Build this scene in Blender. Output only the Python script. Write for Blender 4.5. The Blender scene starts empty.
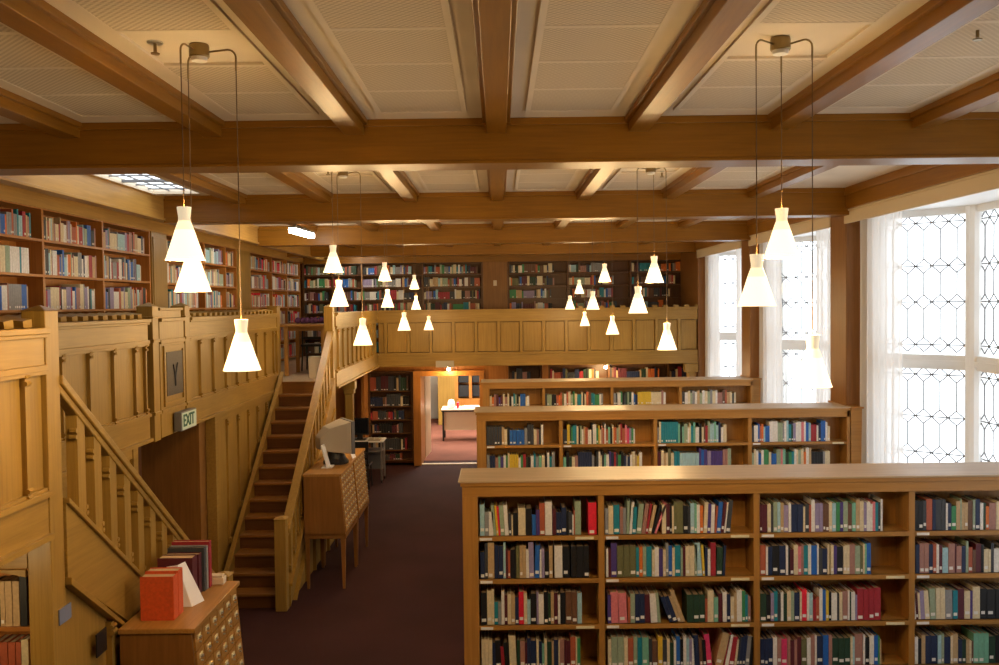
import bpy, bmesh, math, random
from mathutils import Vector, Matrix
R = math.radians
PI = math.pi
rng = random.Random(7)
sc = bpy.context.scene
COL = sc.collection
# ------------------------------------------------------------------ camera
EYE = 3.22
cam_d = bpy.data.cameras.new('camera')
cam = bpy.data.objects.new('camera', cam_d)
COL.objects.link(cam)
cam_d.sensor_width = 36.0
cam_d.lens = 920.0 / 999.0 * 36.0
cam_d.clip_start = 0.05
cam_d.clip_end = 300
cam.matrix_world = Matrix.Translation((0, 0, EYE)) @ Matrix.Rotation(R(-0.042), 4, 'Z') @ Matrix.Rotation(R(90 - 1.76), 4, 'X') @ Matrix.Rotation(R(-0.694), 4, 'Z')
sc.camera = cam
# ------------------------------------------------------------------ world, daylight
w = bpy.data.worlds.new('overcast_sky')
sc.world = w
w.use_nodes = True
bg = w.node_tree.nodes['Background']
bg.inputs['Color'].default_value = (0.90, 0.95, 1.0, 1)
bg.inputs['Strength'].default_value = 1.75
# daylight portals at the bay windows and the skylight
def portal(loc, rot, sx, sy):
    d = bpy.data.lights.new('daylight_portal', 'AREA')
    d.shape = 'RECTANGLE'; d.size = sx; d.size_y = sy
    d.cycles.is_portal = True
    o = bpy.data.objects.new('daylight_portal', d)
    o.location = loc; o.rotation_euler = rot
    COL.objects.link(o)
for yc in (4.365, 8.265, 12.065, 15.66):
    portal((4.85, yc, 2.6), (0, R(90), 0), 3.1, 3.1)
portal((-3.27, 8.2, 4.62), (0, 0, 0), 0.5, 2.4)
sc.view_settings.view_transform = 'Standard'
sc.view_settings.look = 'None'
sc.view_settings.exposure = 0.85
sc.view_settings.gamma = 1.0
sc.view_settings.use_curve_mapping = False
try:
    sc.cycles.use_light_tree = True
    sc.cycles.max_bounces = 8
except Exception:
    pass
LAMP_EMIT = 1.0
BULB_W = 10.5
UPLIGHT_W = 3.0
# ------------------------------------------------------------------ materials
def new_mat(name):
    m = bpy.data.materials.new(name); m.use_nodes = True
    nt = m.node_tree
    return m, nt, nt.nodes['Principled BSDF']
def flat(name, col, rough=0.6, metal=0.0, noise=0.0, nscale=40, spec=0.5):
    m, nt, b = new_mat(name)
    b.inputs['Roughness'].default_value = rough
    b.inputs['Metallic'].default_value = metal
    b.inputs['Specular IOR Level'].default_value = spec
    if noise > 0:
        tc = nt.nodes.new('ShaderNodeTexCoord')
        n = nt.nodes.new('ShaderNodeTexNoise'); n.inputs['Scale'].default_value = nscale
        n.inputs['Detail'].default_value = 4
        r = nt.nodes.new('ShaderNodeValToRGB')
        r.color_ramp.elements[0].position = 0.3; r.color_ramp.elements[1].position = 0.7
        r.color_ramp.elements[0].color = tuple(c * (1 - noise) for c in col) + (1,)
        r.color_ramp.elements[1].color = tuple(min(1, c * (1 + noise)) for c in col) + (1,)
        nt.links.new(tc.outputs['Object'], n.inputs['Vector'])
        nt.links.new(n.outputs['Fac'], r.inputs['Fac'])
        nt.links.new(r.outputs['Color'], b.inputs['Base Color'])
    else:
        b.inputs['Base Color'].default_value = tuple(col) + (1,)
    return m
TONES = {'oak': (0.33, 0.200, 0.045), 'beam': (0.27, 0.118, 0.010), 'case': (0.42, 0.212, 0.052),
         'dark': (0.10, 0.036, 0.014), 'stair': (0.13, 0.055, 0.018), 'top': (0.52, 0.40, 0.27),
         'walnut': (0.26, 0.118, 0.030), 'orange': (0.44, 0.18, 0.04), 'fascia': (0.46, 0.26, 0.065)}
_wood = {}
def wood(tone='oak', axis='x', rough=0.38):
    k = (tone, axis)
    if k in _wood: return _wood[k]
    m, nt, b = new_mat('wood_%s_%s' % k)
    c = TONES[tone]
    tc = nt.nodes.new('ShaderNodeTexCoord')
    mp = nt.nodes.new('ShaderNodeMapping')
    s = {'x': (1.2, 26, 26), 'y': (26, 1.2, 26), 'z': (26, 26, 1.2)}[axis]
    mp.inputs['Scale'].default_value = s
    n = nt.nodes.new('ShaderNodeTexNoise'); n.inputs['Scale'].default_value = 1.6; n.inputs['Detail'].default_value = 7
    n.inputs['Roughness'].default_value = 0.62; n.inputs['Distortion'].default_value = 0.5
    n2 = nt.nodes.new('ShaderNodeTexNoise'); n2.inputs['Scale'].default_value = 1.3; n2.inputs['Detail'].default_value = 2
    r = nt.nodes.new('ShaderNodeValToRGB')
    r.color_ramp.elements[0].position = 0.28; r.color_ramp.elements[1].position = 0.72
    r.color_ramp.elements[0].color = (c[0] * 0.80, c[1] * 0.77, c[2] * 0.72, 1)
    r.color_ramp.elements[1].color = (c[0] * 1.14, c[1] * 1.14, c[2] * 1.14, 1)
    mx = nt.nodes.new('ShaderNodeMixRGB'); mx.blend_type = 'MULTIPLY'; mx.inputs['Fac'].default_value = 1.0
    r2 = nt.nodes.new('ShaderNodeValToRGB')
    r2.color_ramp.elements[0].position = 0.3; r2.color_ramp.elements[1].position = 0.7
    r2.color_ramp.elements[0].color = (0.86, 0.84, 0.80, 1); r2.color_ramp.elements[1].color = (1.08, 1.08, 1.08, 1)
    nt.links.new(tc.outputs['Object'], mp.inputs['Vector'])
    nt.links.new(mp.outputs['Vector'], n.inputs['Vector'])
    nt.links.new(tc.outputs['Object'], n2.inputs['Vector'])
    nt.links.new(n.outputs['Fac'], r.inputs['Fac'])
    nt.links.new(n2.outputs['Fac'], r2.inputs['Fac'])
    nt.links.new(r.outputs['Color'], mx.inputs['Color1'])
    nt.links.new(r2.outputs['Color'], mx.inputs['Color2'])
    nt.links.new(mx.outputs['Color'], b.inputs['Base Color'])
    b.inputs['Roughness'].default_value = rough
    b.inputs['Specular IOR Level'].default_value = 0.32
    bp = nt.nodes.new('ShaderNodeBump'); bp.inputs['Strength'].default_value = 0.06; bp.inputs['Distance'].default_value = 0.004
    nt.links.new(n.outputs['Fac'], bp.inputs['Height'])
    nt.links.new(bp.outputs['Normal'], b.inputs['Normal'])
    _wood[k] = m
    return m
M_PLASTER = flat('ceiling_plaster', (0.76, 0.66, 0.53), 0.9, noise=0.04, nscale=3)
M_CREAM = flat('cream_paint', (0.66, 0.56, 0.42), 0.6)
M_WHITE = flat('white_paint', (0.80, 0.79, 0.77), 0.5)
M_WHITEWALL = flat('white_wall', (0.78, 0.74, 0.66), 0.8)
def carpet_mat(name, col):
    m, nt, b = new_mat(name)
    b.inputs['Roughness'].default_value = 0.95
    b.inputs['Specular IOR Level'].default_value = 0.15
    tc = nt.nodes.new('ShaderNodeTexCoord')
    n = nt.nodes.new('ShaderNodeTexNoise'); n.inputs['Scale'].default_value = 260; n.inputs['Detail'].default_value = 2
    n2 = nt.nodes.new('ShaderNodeTexNoise'); n2.inputs['Scale'].default_value = 1.1
    ad = nt.nodes.new('ShaderNodeMath'); ad.operation = 'ADD'
    hv = nt.nodes.new('ShaderNodeMath'); hv.operation = 'MULTIPLY'; hv.inputs[1].default_value = 0.5
    r = nt.nodes.new('ShaderNodeValToRGB')
    r.color_ramp.elements[0].position = 0.35; r.color_ramp.elements[1].position = 0.65
    r.color_ramp.elements[0].color = tuple(c * 0.72 for c in col) + (1,)
    r.color_ramp.elements[1].color = tuple(c * 1.25 for c in col) + (1,)
    nt.links.new(tc.outputs['Object'], n.inputs['Vector']); nt.links.new(tc.outputs['Object'], n2.inputs['Vector'])
    nt.links.new(n.outputs['Fac'], ad.inputs[0]); nt.links.new(n2.outputs['Fac'], ad.inputs[1])
    nt.links.new(ad.outputs[0], hv.inputs[0]); nt.links.new(hv.outputs[0], r.inputs['Fac'])
    nt.links.new(r.outputs['Color'], b.inputs['Base Color'])
    bp = nt.nodes.new('ShaderNodeBump'); bp.inputs['Strength'].default_value = 0.4; bp.inputs['Distance'].default_value = 0.003
    nt.links.new(n.outputs['Fac'], bp.inputs['Height']); nt.links.new(bp.outputs['Normal'], b.inputs['Normal'])
    return m
M_CARPET = carpet_mat('maroon_carpet', (0.040, 0.0145, 0.0155))
def perforated():
    m, nt, b = new_mat('perforated_tile')
    b.inputs['Roughness'].default_value = 0.9
    tc = nt.nodes.new('ShaderNodeTexCoord')
    wv = nt.nodes.new('ShaderNodeTexWave'); wv.wave_type = 'BANDS'; wv.bands_direction = 'DIAGONAL'
    wv.inputs['Scale'].default_value = 19; wv.inputs['Distortion'].default_value = 0.0
    wv2 = nt.nodes.new('ShaderNodeTexWave'); wv2.wave_type = 'BANDS'; wv2.bands_direction = 'Y'
    wv2.inputs['Scale'].default_value = 19
    mu = nt.nodes.new('ShaderNodeMath'); mu.operation = 'MULTIPLY'
    r = nt.nodes.new('ShaderNodeValToRGB')
    r.color_ramp.elements[0].position = 0.15; r.color_ramp.elements[1].position = 0.6
    r.color_ramp.elements[0].color = (0.70, 0.60, 0.46, 1); r.color_ramp.elements[1].color = (0.44, 0.35, 0.24, 1)
    nt.links.new(tc.outputs['Object'], wv.inputs['Vector']); nt.links.new(tc.outputs['Object'], wv2.inputs['Vector'])
    nt.links.new(wv.outputs['Fac'], mu.inputs[0]); nt.links.new(wv2.outputs['Fac'], mu.inputs[1])
    nt.links.new(mu.outputs[0], r.inputs['Fac']); nt.links.new(r.outputs['Color'], b.inputs['Base Color'])
    return m
M_PERF = perforated()
def emis(name, col, s):
    m, nt, b = new_mat(name)
    b.inputs['Base Color'].default_value = tuple(col) + (1,)
    b.inputs['Emission Color'].default_value = tuple(col) + (1,)
    b.inputs['Emission Strength'].default_value = s
    b.inputs['Roughness'].default_value = 0.5
    return m
M_SHADE = emis('glowing_opal_glass', (1.0, 0.80, 0.50), LAMP_EMIT)
M_SHADE2 = emis('opal_glass_upper_cone', (1.0, 0.80, 0.48), 0.72)
M_NECK = emis('opal_glass_neck', (1.0, 0.84, 0.56), 0.36)
M_TUBE = emis('fluorescent_tube', (1.0, 0.93, 0.78), 22.0)
M_SPOT = emis('spot_bulb', (1.0, 0.75, 0.4), 60.0)
M_BRASS = flat('aged_brass', (0.30, 0.22, 0.10), 0.35, 0.9)
M_CORD = flat('brown_cord', (0.16, 0.10, 0.05), 0.7)
M_STEEL = flat('brushed_steel', (0.55, 0.55, 0.55), 0.35, 0.9)
M_LEAD = flat('lead_came', (0.16, 0.16, 0.17), 0.6)
M_BLACK = flat('black_plastic', (0.012, 0.012, 0.014), 0.4)
M_GREYP = flat('grey_plastic', (0.16, 0.16, 0.17), 0.5)
M_BEIGE = flat('beige_plastic', (0.42, 0.37, 0.29), 0.5)
M_PAPER = flat('white_paper', (0.85, 0.85, 0.88), 0.8)
M_LABEL = flat('white_spine_label', (0.78, 0.77, 0.75), 0.7)
M_CREAMLABEL = flat('cream_card_label', (0.74, 0.66, 0.42), 0.7)
M_PAGES = flat('page_edges', (0.36, 0.27, 0.18), 0.9, noise=0.25, nscale=120)
M_PLAQUE = flat('bronze_grille', (0.07, 0.055, 0.045), 0.5, 0.4, noise=0.3, nscale=90)
M_SIGN = flat('exit_sign_face', (0.55, 0.66, 0.56), 0.5)
M_SIGNDK = flat('exit_sign_letters', (0.01, 0.10, 0.06), 0.5)
def glass_mat():
    m = bpy.data.materials.new('window_glass'); m.use_nodes = True
    nt = m.node_tree; nt.nodes.clear()
    o = nt.nodes.new('ShaderNodeOutputMaterial')
    t = nt.nodes.new('ShaderNodeBsdfTransparent'); t.inputs['Color'].default_value = (0.97, 0.98, 0.98, 1)
    g = nt.nodes.new('ShaderNodeBsdfGlossy'); g.inputs['Roughness'].default_value = 0.05
    mx = nt.nodes.new('ShaderNodeMixShader'); mx.inputs['Fac'].default_value = 0.05
    nt.links.new(t.outputs[0], mx.inputs[1]); nt.links.new(g.outputs[0], mx.inputs[2]); nt.links.new(mx.outputs[0], o.inputs['Surface'])
    return m
M_GLASS = glass_mat()
def sheer_mat():
    m = bpy.data.materials.new('sheer_curtain'); m.use_nodes = True
    nt = m.node_tree; nt.nodes.clear()
    o = nt.nodes.new('ShaderNodeOutputMaterial')
    d = nt.nodes.new('ShaderNodeBsdfDiffuse'); d.inputs['Color'].default_value = (0.86, 0.85, 0.84, 1)
    t = nt.nodes.new('ShaderNodeBsdfTranslucent'); t.inputs['Color'].default_value = (0.86, 0.86, 0.86, 1)
    p = nt.nodes.new('ShaderNodeBsdfTransparent'); p.inputs['Color'].default_value = (1, 1, 1, 1)
    m1 = nt.nodes.new('ShaderNodeMixShader'); m1.inputs['Fac'].default_value = 0.45
    m2 = nt.nodes.new('ShaderNodeMixShader'); m2.inputs['Fac'].default_value = 0.18
    nt.links.new(d.outputs[0], m1.inputs[1]); nt.links.new(t.outputs[0], m1.inputs[2])
    nt.links.new(m1.outputs[0], m2.inputs[1]); nt.links.new(p.outputs[0], m2.inputs[2]); nt.links.new(m2.outputs[0], o.inputs['Surface'])
    return m
M_SHEER = sheer_mat()
def srgb(h):
    v = [int(h[i:i + 2], 16) / 255 for i in (0, 2, 4)]
    return tuple(((c + 0.055) / 1.055) ** 2.4 if c > 0.04 else c / 12.92 for c in v)
BOOKC = {'k': ('black', '17181c'), 'n': ('navy blue', '1e2c50'), 'b': ('bright blue', '2262b8'), 't': ('teal', '1d8396'),
         'c': ('cream', 'd9cbaa'), 'w': ('white', 'e3e0dc'), 'g': ('grey', '8c8e92'), 'd': ('charcoal', '3b3f46'),
         'e': ('dark green', '22402f'), 'v': ('green', '3c8a58'), 'o': ('orange', 'd8722c'), 'r': ('dark red', 'a02834'),
         'm': ('maroon', '571f2a'), 'p': ('pink', 'd87c86'), 'q': ('magenta', 'd63a70'), 's': ('sage green', '96a890'),
         'l': ('mauve', '9488ae'), 'u': ('purple', '4c3a80'), 'a': ('tan', 'bca078'), 'h': ('brown', '6a4a36'),
         'y': ('yellow', 'd9b83a'), 'i': ('pale blue', '9fc6d2'), 'z': ('olive', '6a6a46'), 'f': ('rose brown', 'a4786e'),
         'j': ('mint green', '76b49c'), 'R': ('bright red', 'e02440'), 'T': ('rust', 'ae5a3e'), 'O': ('orange red', 'cf552a')}
BM = {k: flat('book_cloth_' + v[0].replace(' ', '_'), srgb(v[1]), 0.55, noise=0.12, nscale=60) for k, v in BOOKC.items()}
# ------------------------------------------------------------------ mesh builder
class MB:
    def __init__(s): s.v = []; s.f = []; s.mi = []; s.mats = []; s.T = None
    def _m(s, mat):
        if mat is None: return 0
        if mat not in s.mats: s.mats.append(mat)
        return s.mats.index(mat)
    def add(s, vs, fs, mat=None):
        b = len(s.v)
        if s.T: vs = [s.T(*p) for p in vs]
        s.v += [tuple(p) for p in vs]
        k = s._m(mat)
        for f in fs: s.f.append([b + i for i in f]); s.mi.append(k)
    def box(s, x0, x1, y0, y1, z0, z1, mat=None):
        s.add([(x0, y0, z0), (x1, y0, z0), (x1, y1, z0), (x0, y1, z0), (x0, y0, z1), (x1, y0, z1), (x1, y1, z1), (x0, y1, z1)],
              [(0, 3, 2, 1), (4, 5, 6, 7), (0, 1, 5, 4), (1, 2, 6, 5), (2, 3, 7, 6), (3, 0, 4, 7)], mat)
    def hexa(s, pts, mat=None):
        s.add(pts, [(0, 3, 2, 1), (4, 5, 6, 7), (0, 1, 5, 4), (1, 2, 6, 5), (2, 3, 7, 6), (3, 0, 4, 7)], mat)
    def prism(s, poly, a, b, axis='x', mat=None):
        n = len(poly)
        mk = {'x': lambda t, p: (t, p[0], p[1]), 'y': lambda t, p: (p[0], t, p[1]), 'z': lambda t, p: (p[0], p[1], t)}[axis]
        s.add([mk(a, p) for p in poly] + [mk(b, p) for p in poly],
              [tuple(range(n))[::-1], tuple(range(n, 2 * n))] + [(i, (i + 1) % n, n + (i + 1) % n, n + i) for i in range(n)], mat)
    def tube(s, path, r, mat=None, seg=8):
        path = [Vector(p) for p in path]; rings = []; n = len(path)
        up = Vector((0.31, 0.22, 0.93)).normalized()
        vs = []
        for i, p in enumerate(path):
            d = (path[min(i + 1, n - 1)] - path[max(i - 1, 0)]).normalized()
            a = d.cross(up)
            if a.length < 1e-3: a = d.cross(Vector((1, 0, 0)))
            a.normalize(); b = d.cross(a).normalized()
            rr = r[i] if isinstance(r, (list, tuple)) else r
            for k in range(seg):
                t = 2 * PI * k / seg
                vs.append(tuple(p + a * math.cos(t) * rr + b * math.sin(t) * rr))
        fs = []
        for i in range(n - 1):
            for k in range(seg):
                k2 = (k + 1) % seg
                fs.append((i * seg + k, i * seg + k2, (i + 1) * seg + k2, (i + 1) * seg + k))
        fs.append(tuple(range(seg))[::-1]); fs.append(tuple((n - 1) * seg + k for k in range(seg)))
        s.add(vs, fs, mat)
    def lathe(s, prof, cx, cy, z0, mat=None, seg=24, caps=True):
        vs = []; n = len(prof)
        for (r, z) in prof:
            for k in range(seg):
                t = 2 * PI * k / seg
                vs.append((cx + r * math.cos(t), cy + r * math.sin(t), z0 + z))
        fs = []
        for i in range(n - 1):
            for k in range(seg):
                k2 = (k + 1) % seg
                fs.append((i * seg + k, i * seg + k2, (i + 1) * seg + k2, (i + 1) * seg + k))
        if caps:
            fs.append(tuple(range(seg))[::-1]); fs.append(tuple((n - 1) * seg + k for k in range(seg)))
        s.add(vs, fs, mat)
    def build(s, name, mat=None, parent=None, bevel=0, smooth=False, fixn=True):
        me = bpy.data.meshes.new(name)
        off = Vector((0, 0, 0))
        if parent is not None:
            off = wloc(parent)
        me.from_pydata([tuple(Vector(p) - off) for p in s.v], [], s.f)
        mats = [m for m in s.mats if m] if s.mats else []
        if not mats: mats = [mat]
        for m in mats: me.materials.append(m)
        if len(mats) > 1:
            me.polygons.foreach_set('material_index', s.mi)
        if fixn:
            bm = bmesh.new(); bm.from_mesh(me); bmesh.ops.recalc_face_normals(bm, faces=bm.faces); bm.to_mesh(me); bm.free()
        if smooth:
            me.polygons.foreach_set('use_smooth', [True] * len(me.polygons))
        o = bpy.data.objects.new(name, me); COL.objects.link(o)
        if parent is not None: o.parent = parent
        if bevel:
            bv = o.modifiers.new('bevel', 'BEVEL'); bv.width = bevel; bv.segments = 2; bv.limit_method = 'ANGLE'
        return o
def wloc(o):
    v = Vector(o.location)
    while o.parent is not None:
        o = o.parent; v = v + Vector(o.location)
    return v
def tag(o, label, cat, group=None, kind=None):
    o['label'] = label; o['category'] = cat
    if group: o['group'] = group
    if kind: o['kind'] = kind
    return o
def thing(name, label, cat, loc=(0, 0, 0), group=None):
    o = bpy.data.objects.new(name, None); COL.objects.link(o); o.location = loc
    o.empty_display_size = 0.1
    return tag(o, label, cat, group)
def struct(o, label=None):
    o['kind'] = 'structure'
    if label: o['label'] = label
    return o
def B(*a, mat=None):
    m = MB(); m.box(*a); return m
def copy_tree(o, parent=None):
    c = o.copy(); COL.objects.link(c); c.parent = parent
    for ch in list(o.children): copy_tree(ch, c)
    return c
# ================================================================== STRUCTURE
BY = [(5.935, 6.23), (9.80, 10.09), (13.62, 13.91), (17.42, 17.71)]   # main beams (y ranges)
ZC, ZS, ZJ = 4.41, 4.125, 4.315
struct(B(-4.6, 4.9, -1.2, 18.95, -0.12, 0.0).build('floor', M_CARPET), 'dark maroon carpet floor of the reading hall')
m = MB(); m.box(-4.6, -3.5, -1.2, 19.3, ZC, ZC + .03); m.box(-3.03, 4.3, -1.2, 19.3, ZC, ZC + .03)
m.box(-3.5, -3.03, -1.2, 6.9, ZC, ZC + .03); m.box(-3.5, -3.03, 9.42, 19.3, ZC, ZC + .03)
struct(m.build('ceiling', M_PLASTER), 'cream plaster ceiling between oak beams')
struct(B(-4.45, -4.27, -1.2, 19.3, 0, 4.5).build('wall_left', wood('dark', 'z')), 'left wall behind the gallery bookcases')
m = MB(); m.box(-4.6, -1.66, 19.17, 19.3, 0, 4.41); m.box(-1.66, -.34, 19.17, 19.3, 1.78, 4.41); m.box(-.34, 4.3, 19.17, 19.3, 0, 4.41)
struct(m.build('wall_far', wood('orange', 'z')), 'far wall of wood panelling around the doorway')
struct(B(-4.6, 4.9, -1.35, -1.2, 0, 4.5).build('wall_near', wood('oak', 'z')), 'wall behind the viewer')
# ---- right wall with canted window bays
PIERS = [(2.33, 2.8), (6.13, 6.6), (9.93, 10.4), (13.73, 14.2), (17.3, 18.95)]
m = MB(); m.box(3.78, 4.35, -1.2, 2.33, 0, 4.41)
struct(m.build('wall_right', wood('oak', 'z')), 'right wall by the viewer')
tn = [0]
def trim(mb, mat, label, bevel=0.0):
    tn[0] += 1
    return struct(mb.build('trim_%d' % tn[0], mat, bevel=bevel), label)
for i, (a, b) in enumerate(PIERS):
    m = MB(); m.box(3.75, 4.02 if i < 4 else 4.12, a, b, 0, 4.41)
    if i < 4:
        m.box(3.94, 4.08, a + .02, b - .02, 0, 4.41)
        pass
    trim(m, wood('walnut', 'z'), 'brown wooden pier between the window bays', 0.006)
    if i < 4:
        m = MB(); m.box(3.745, 3.87, a - .15, b + .05, 0, 2.06); m.box(3.74, 3.88, a - .165, b + .06, 2.06, 2.08)
        trim(m, wood('case', 'x'), 'wooden casing at the foot of a pier, end of a bookcase', 0.004)
# wall beam and cream pelmet over each bay
for i in range(4):
    y0 = PIERS[i][1]; y1 = PIERS[i + 1][0]
    m = MB(); m.box(3.70, 3.92, y0 - .47, y1, 4.185, ZC); m.box(3.68, 3.70, y0 - .47, y1, 4.33, ZC)
    trim(m, wood('beam', 'y'), 'dark wooden wall beam over the windows', 0.004)
    m = MB(); m.box(3.735, 3.76, y0 - .02, y1 + .02, 4.04, 4.185); m.box(3.722, 3.762, y0 - .02, y1 + .02, 4.165, 4.185)
    trim(m, M_CREAM, 'cream curtain pelmet board above a window bay', 0.003)
def window_bay(idx, y0, y1):
    """canted bay between two piers: two 45 degree cheeks and a front, leaded lights in white frames"""
    root = bpy.data.objects.new('window_%d' % idx, None); COL.objects.link(root)
    root.location = (4.0, (y0 + y1) / 2, 0)
    struct(root, 'white framed leaded bay window')
    xa, xb = 4.0, 4.69
    P = [(xa, y1 - .2), (xb, y1 - .2 - .69), (xb, y0 + .2 + .69), (xa, y0 + .2)]
    fr = MB(); gl = MB(); ld = MB(); sl = MB(); wl = MB()
    # soffit, sill and wall below
    poly = [(3.77, y1 - .0), (xa + .03, y1 - .0), (xb + .12, y1 - .86), (xb + .12, y0 + .86), (xa + .03, y0), (3.77, y0)]
    sl.prism(poly, 4.13, 4.2, 'z')
    sill = [(3.78, y1 - .1), (xa, y1 - .1), (xb + .06, y1 - .84), (xb + .06, y0 + .84), (xa, y0 + .1), (3.78, y0 + .1)]
    sl.prism(sill, .95, 1.0, 'z')
    def seg(A, Bp, nl):
        ax, ay = A; bx, by = Bp
        L = math.hypot(bx - ax, by - ay); ux, uy = (bx - ax) / L, (by - ay) / L
        nx, ny = -uy, ux       # outward
        if nx < 0: nx, ny = -nx, -ny
        T = lambda u, d, z: (ax + ux * u + nx * d, ay + uy * u + ny * d, z)
        for q in (fr, gl, ld, wl): q.T = T
        wl.box(0, L, .0, .1, 0, .98)
        fr.box(0, L, -.03, .07, 1.0, 1.08); fr.box(0, L, -.03, .07, 4.06, 4.14)
        fr.box(0, L, -.03, .07, 2.51, 2.655)
        fr.box(0, L, -.05, -.03, 2.55, 2.60)
        st = .095
        lw = (L - st * 1.4 - (nl - 1) * .09) / nl
        us = []
        u = st * .7
        fr.box(-.02, u, -.035, .075, 1.0, 4.14); fr.box(L - u, L + .02, -.035, .075, 1.0, 4.14)
        for k in range(nl):
            us.append((u, u + lw)); u += lw
            if k < nl - 1:
                fr.box(u, u + .09, -.035, .075, 1.0, 4.14); u += .09
        for (u0, u1) in us:
            for (z0, z1, bars) in ((2.655, 4.06, (3.995, 3.556, 3.19, 2.755)), (1.08, 2.51, (2.45, 2.02, 1.65, 1.21))):
                gl.box(u0, u1, .02, .026, z0, z1)
                hw = .08
                r = .0062
                def ln(p, q, rr=r):
                    if q[0] < p[0]: p, q = q, p
                    p = (p[0], min(max(p[1], z0), z1)); q = (q[0], min(max(q[1], z0), z1))
                    ld.tube([(p[0], .018, p[1]), (q[0], .018, q[1])], rr, seg=5)
                def cl(p, q):   # clip to the light in u
                    (a0, b0), (a1, b1) = p, q
                    if a0 > a1: a0, b0, a1, b1 = a1, b1, a0, b0
                    if a1 <= u0 or a0 >= u1: return
                    if a0 < u0: b0 += (b1 - b0) * (u0 - a0) / (a1 - a0); a0 = u0
                    if a1 > u1: b1 = b0 + (b1 - b0) * (u1 - a0) / (a1 - a0); a1 = u1
                    # clip z
                    if b0 > z1 or b1 > z1:
                        if b0 > z1 and b1 > z1: return
                        t = (z1 - b0) / (b1 - b0)
                        if b0 > z1: a0 += (a1 - a0) * t; b0 = z1
                        else: a1 = a0 + (a1 - a0) * t; b1 = z1
                    ln((a0, b0), (a1, b1))
                nodes = []; q_ = u1 - .035
                while q_ > u0 - .16: nodes.append(q_); q_ -= .16
                nodes.append(u1 - .035 + .16)
                xs = [q_ - .08 for q_ in nodes if u0 < q_ - .08 < u1]
                hh = .073
                for zb in bars:
                    ln((u0, zb), (u1, zb), .006)
                    for x in xs:
                        cl((x - hw, zb), (x, zb + hh)); cl((x, zb + hh), (x + hw, zb))
                        cl((x - hw, zb), (x, zb - hh)); cl((x, zb - hh), (x + hw, zb))
                    for x in [min(xs) - 2 * hw, max(xs) + 2 * hw]:
                        cl((x - hw, zb), (x, zb + hh)); cl((x, zb + hh), (x + hw, zb))
                        cl((x - hw, zb), (x, zb - hh)); cl((x, zb - hh), (x + hw, zb))
                    for x in nodes:
                        if u0 < x < u1: ld.box(x - .014, x + .014, .012, .02, zb - .007, zb + .007)
                bb = list(bars)
                for za, zb in zip(bb[:-1], bb[1:]):
                    for x in xs:
                        if za - hh > zb + hh: ln((x, za - hh), (x, zb + hh))
        for q in (fr, gl, ld, wl): q.T = None
    seg(P[0], P[1], 1); seg(P[1], P[2], 2); seg(P[2], P[3], 1)
    # corner posts and casing to the piers
    for (x, y) in (P[1], P[2]): fr.lathe([(.085, 1.0), (.085, 4.14)], x - .01, y, 0, seg=12)
    fr.box(3.97, 4.06, y1 - .22, y1 - .02, 1.0, 4.14); fr.box(3.97, 4.06, y0 + .02, y0 + .22, 1.0, 4.14)
    wl.box(3.8, 4.1, y1 - .22, y1, 0, .98); wl.box(3.8, 4.1, y0, y0 + .22, 0, .98)
    fr.build('window_frame', M_WHITE, root); gl.build('pane', M_GLASS, root, fixn=False); ld.build('lead_lattice', M_LEAD, root)
    sl.build('window_board', M_WHITE, root); wl.build('sill_panel', wood('oak', 'z'), root)
for i in range(4): window_bay(i + 1, PIERS[i][1], PIERS[i + 1][0])
# ---- skylight
root = bpy.data.objects.new('window_5', None); COL.objects.link(root); root.location = (-3.27, 8.2, 4.41)
struct(root, 'leaded skylight in the ceiling over the left gallery')
m = MB()
for a in ((-3.52, -3.5, 6.8, 9.54), (-3.03, -2.91, 6.8, 9.54)): m.box(a[0], a[1], a[2], a[3], 4.385, 4.41)
for a in ((-3.5, -3.03, 6.8, 6.92), (-3.5, -3.03, 9.42, 9.54)): m.box(a[0], a[1], a[2], a[3], 4.385, 4.41)
m.build('skylight_frame', M_CREAM, root)
m = MB(); m.box(-3.5, -3.03, 6.9, 9.42, 4.43, 4.436); m.build('pane', M_GLASS, root, fixn=False)
m = MB()
for k in range(8): m.box(-3.5, -3.03, 7.1 + k * .31 - .005, 7.1 + k * .31 + .005, 4.412, 4.425)
for k in range(1, 3): m.box(-3.5 + k * .157 - .003, -3.5 + k * .157 + .003, 6.9, 9.42, 4.412, 4.425)
m.box(-3.5, -3.03, 8.62, 8.66, 4.40, 4.425)
m.build('glazing_bar', M_LEAD, root)
# ---- beams and joists
for a, b in [(2.05, 2.34)] + BY[:3]:
    m = MB(); m.box(-3.54, 3.74, a, b, ZS, ZC); m.box(-3.52, 3.71, a - .025, a, 4.365, ZC); m.box(-3.52, 3.71, b, b + .025, 4.365, ZC)
    m.box(-3.54, 3.72, a - .008, a, 4.125, 4.145)
    trim(m, wood('beam', 'x'), 'deep wooden main beam crossing the hall ceiling', 0.004)
m = MB(); m.box(-4.0, 4.25, BY[3][0], BY[3][1], 4.16, ZC)
trim(m, wood('beam', 'x'), 'far wooden ceiling beam over the end gallery', 0.004)
JX = [k * .91 for k in range(-3, 4)]
spans = [(-1.2, 2.05), (2.34, 5.935), (6.23, 9.80), (10.09, 13.62), (13.91, 17.42)]
for (a, b) in spans:
    for x in JX:
        m = MB(); m.box(x - .062, x + .062, a, b, ZJ, ZC); m.box(x - .088, x + .088, a, b, 4.375, ZC)
        trim(m, wood('beam', 'y'), 'wooden ceiling joist between the main beams', 0.003)
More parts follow.
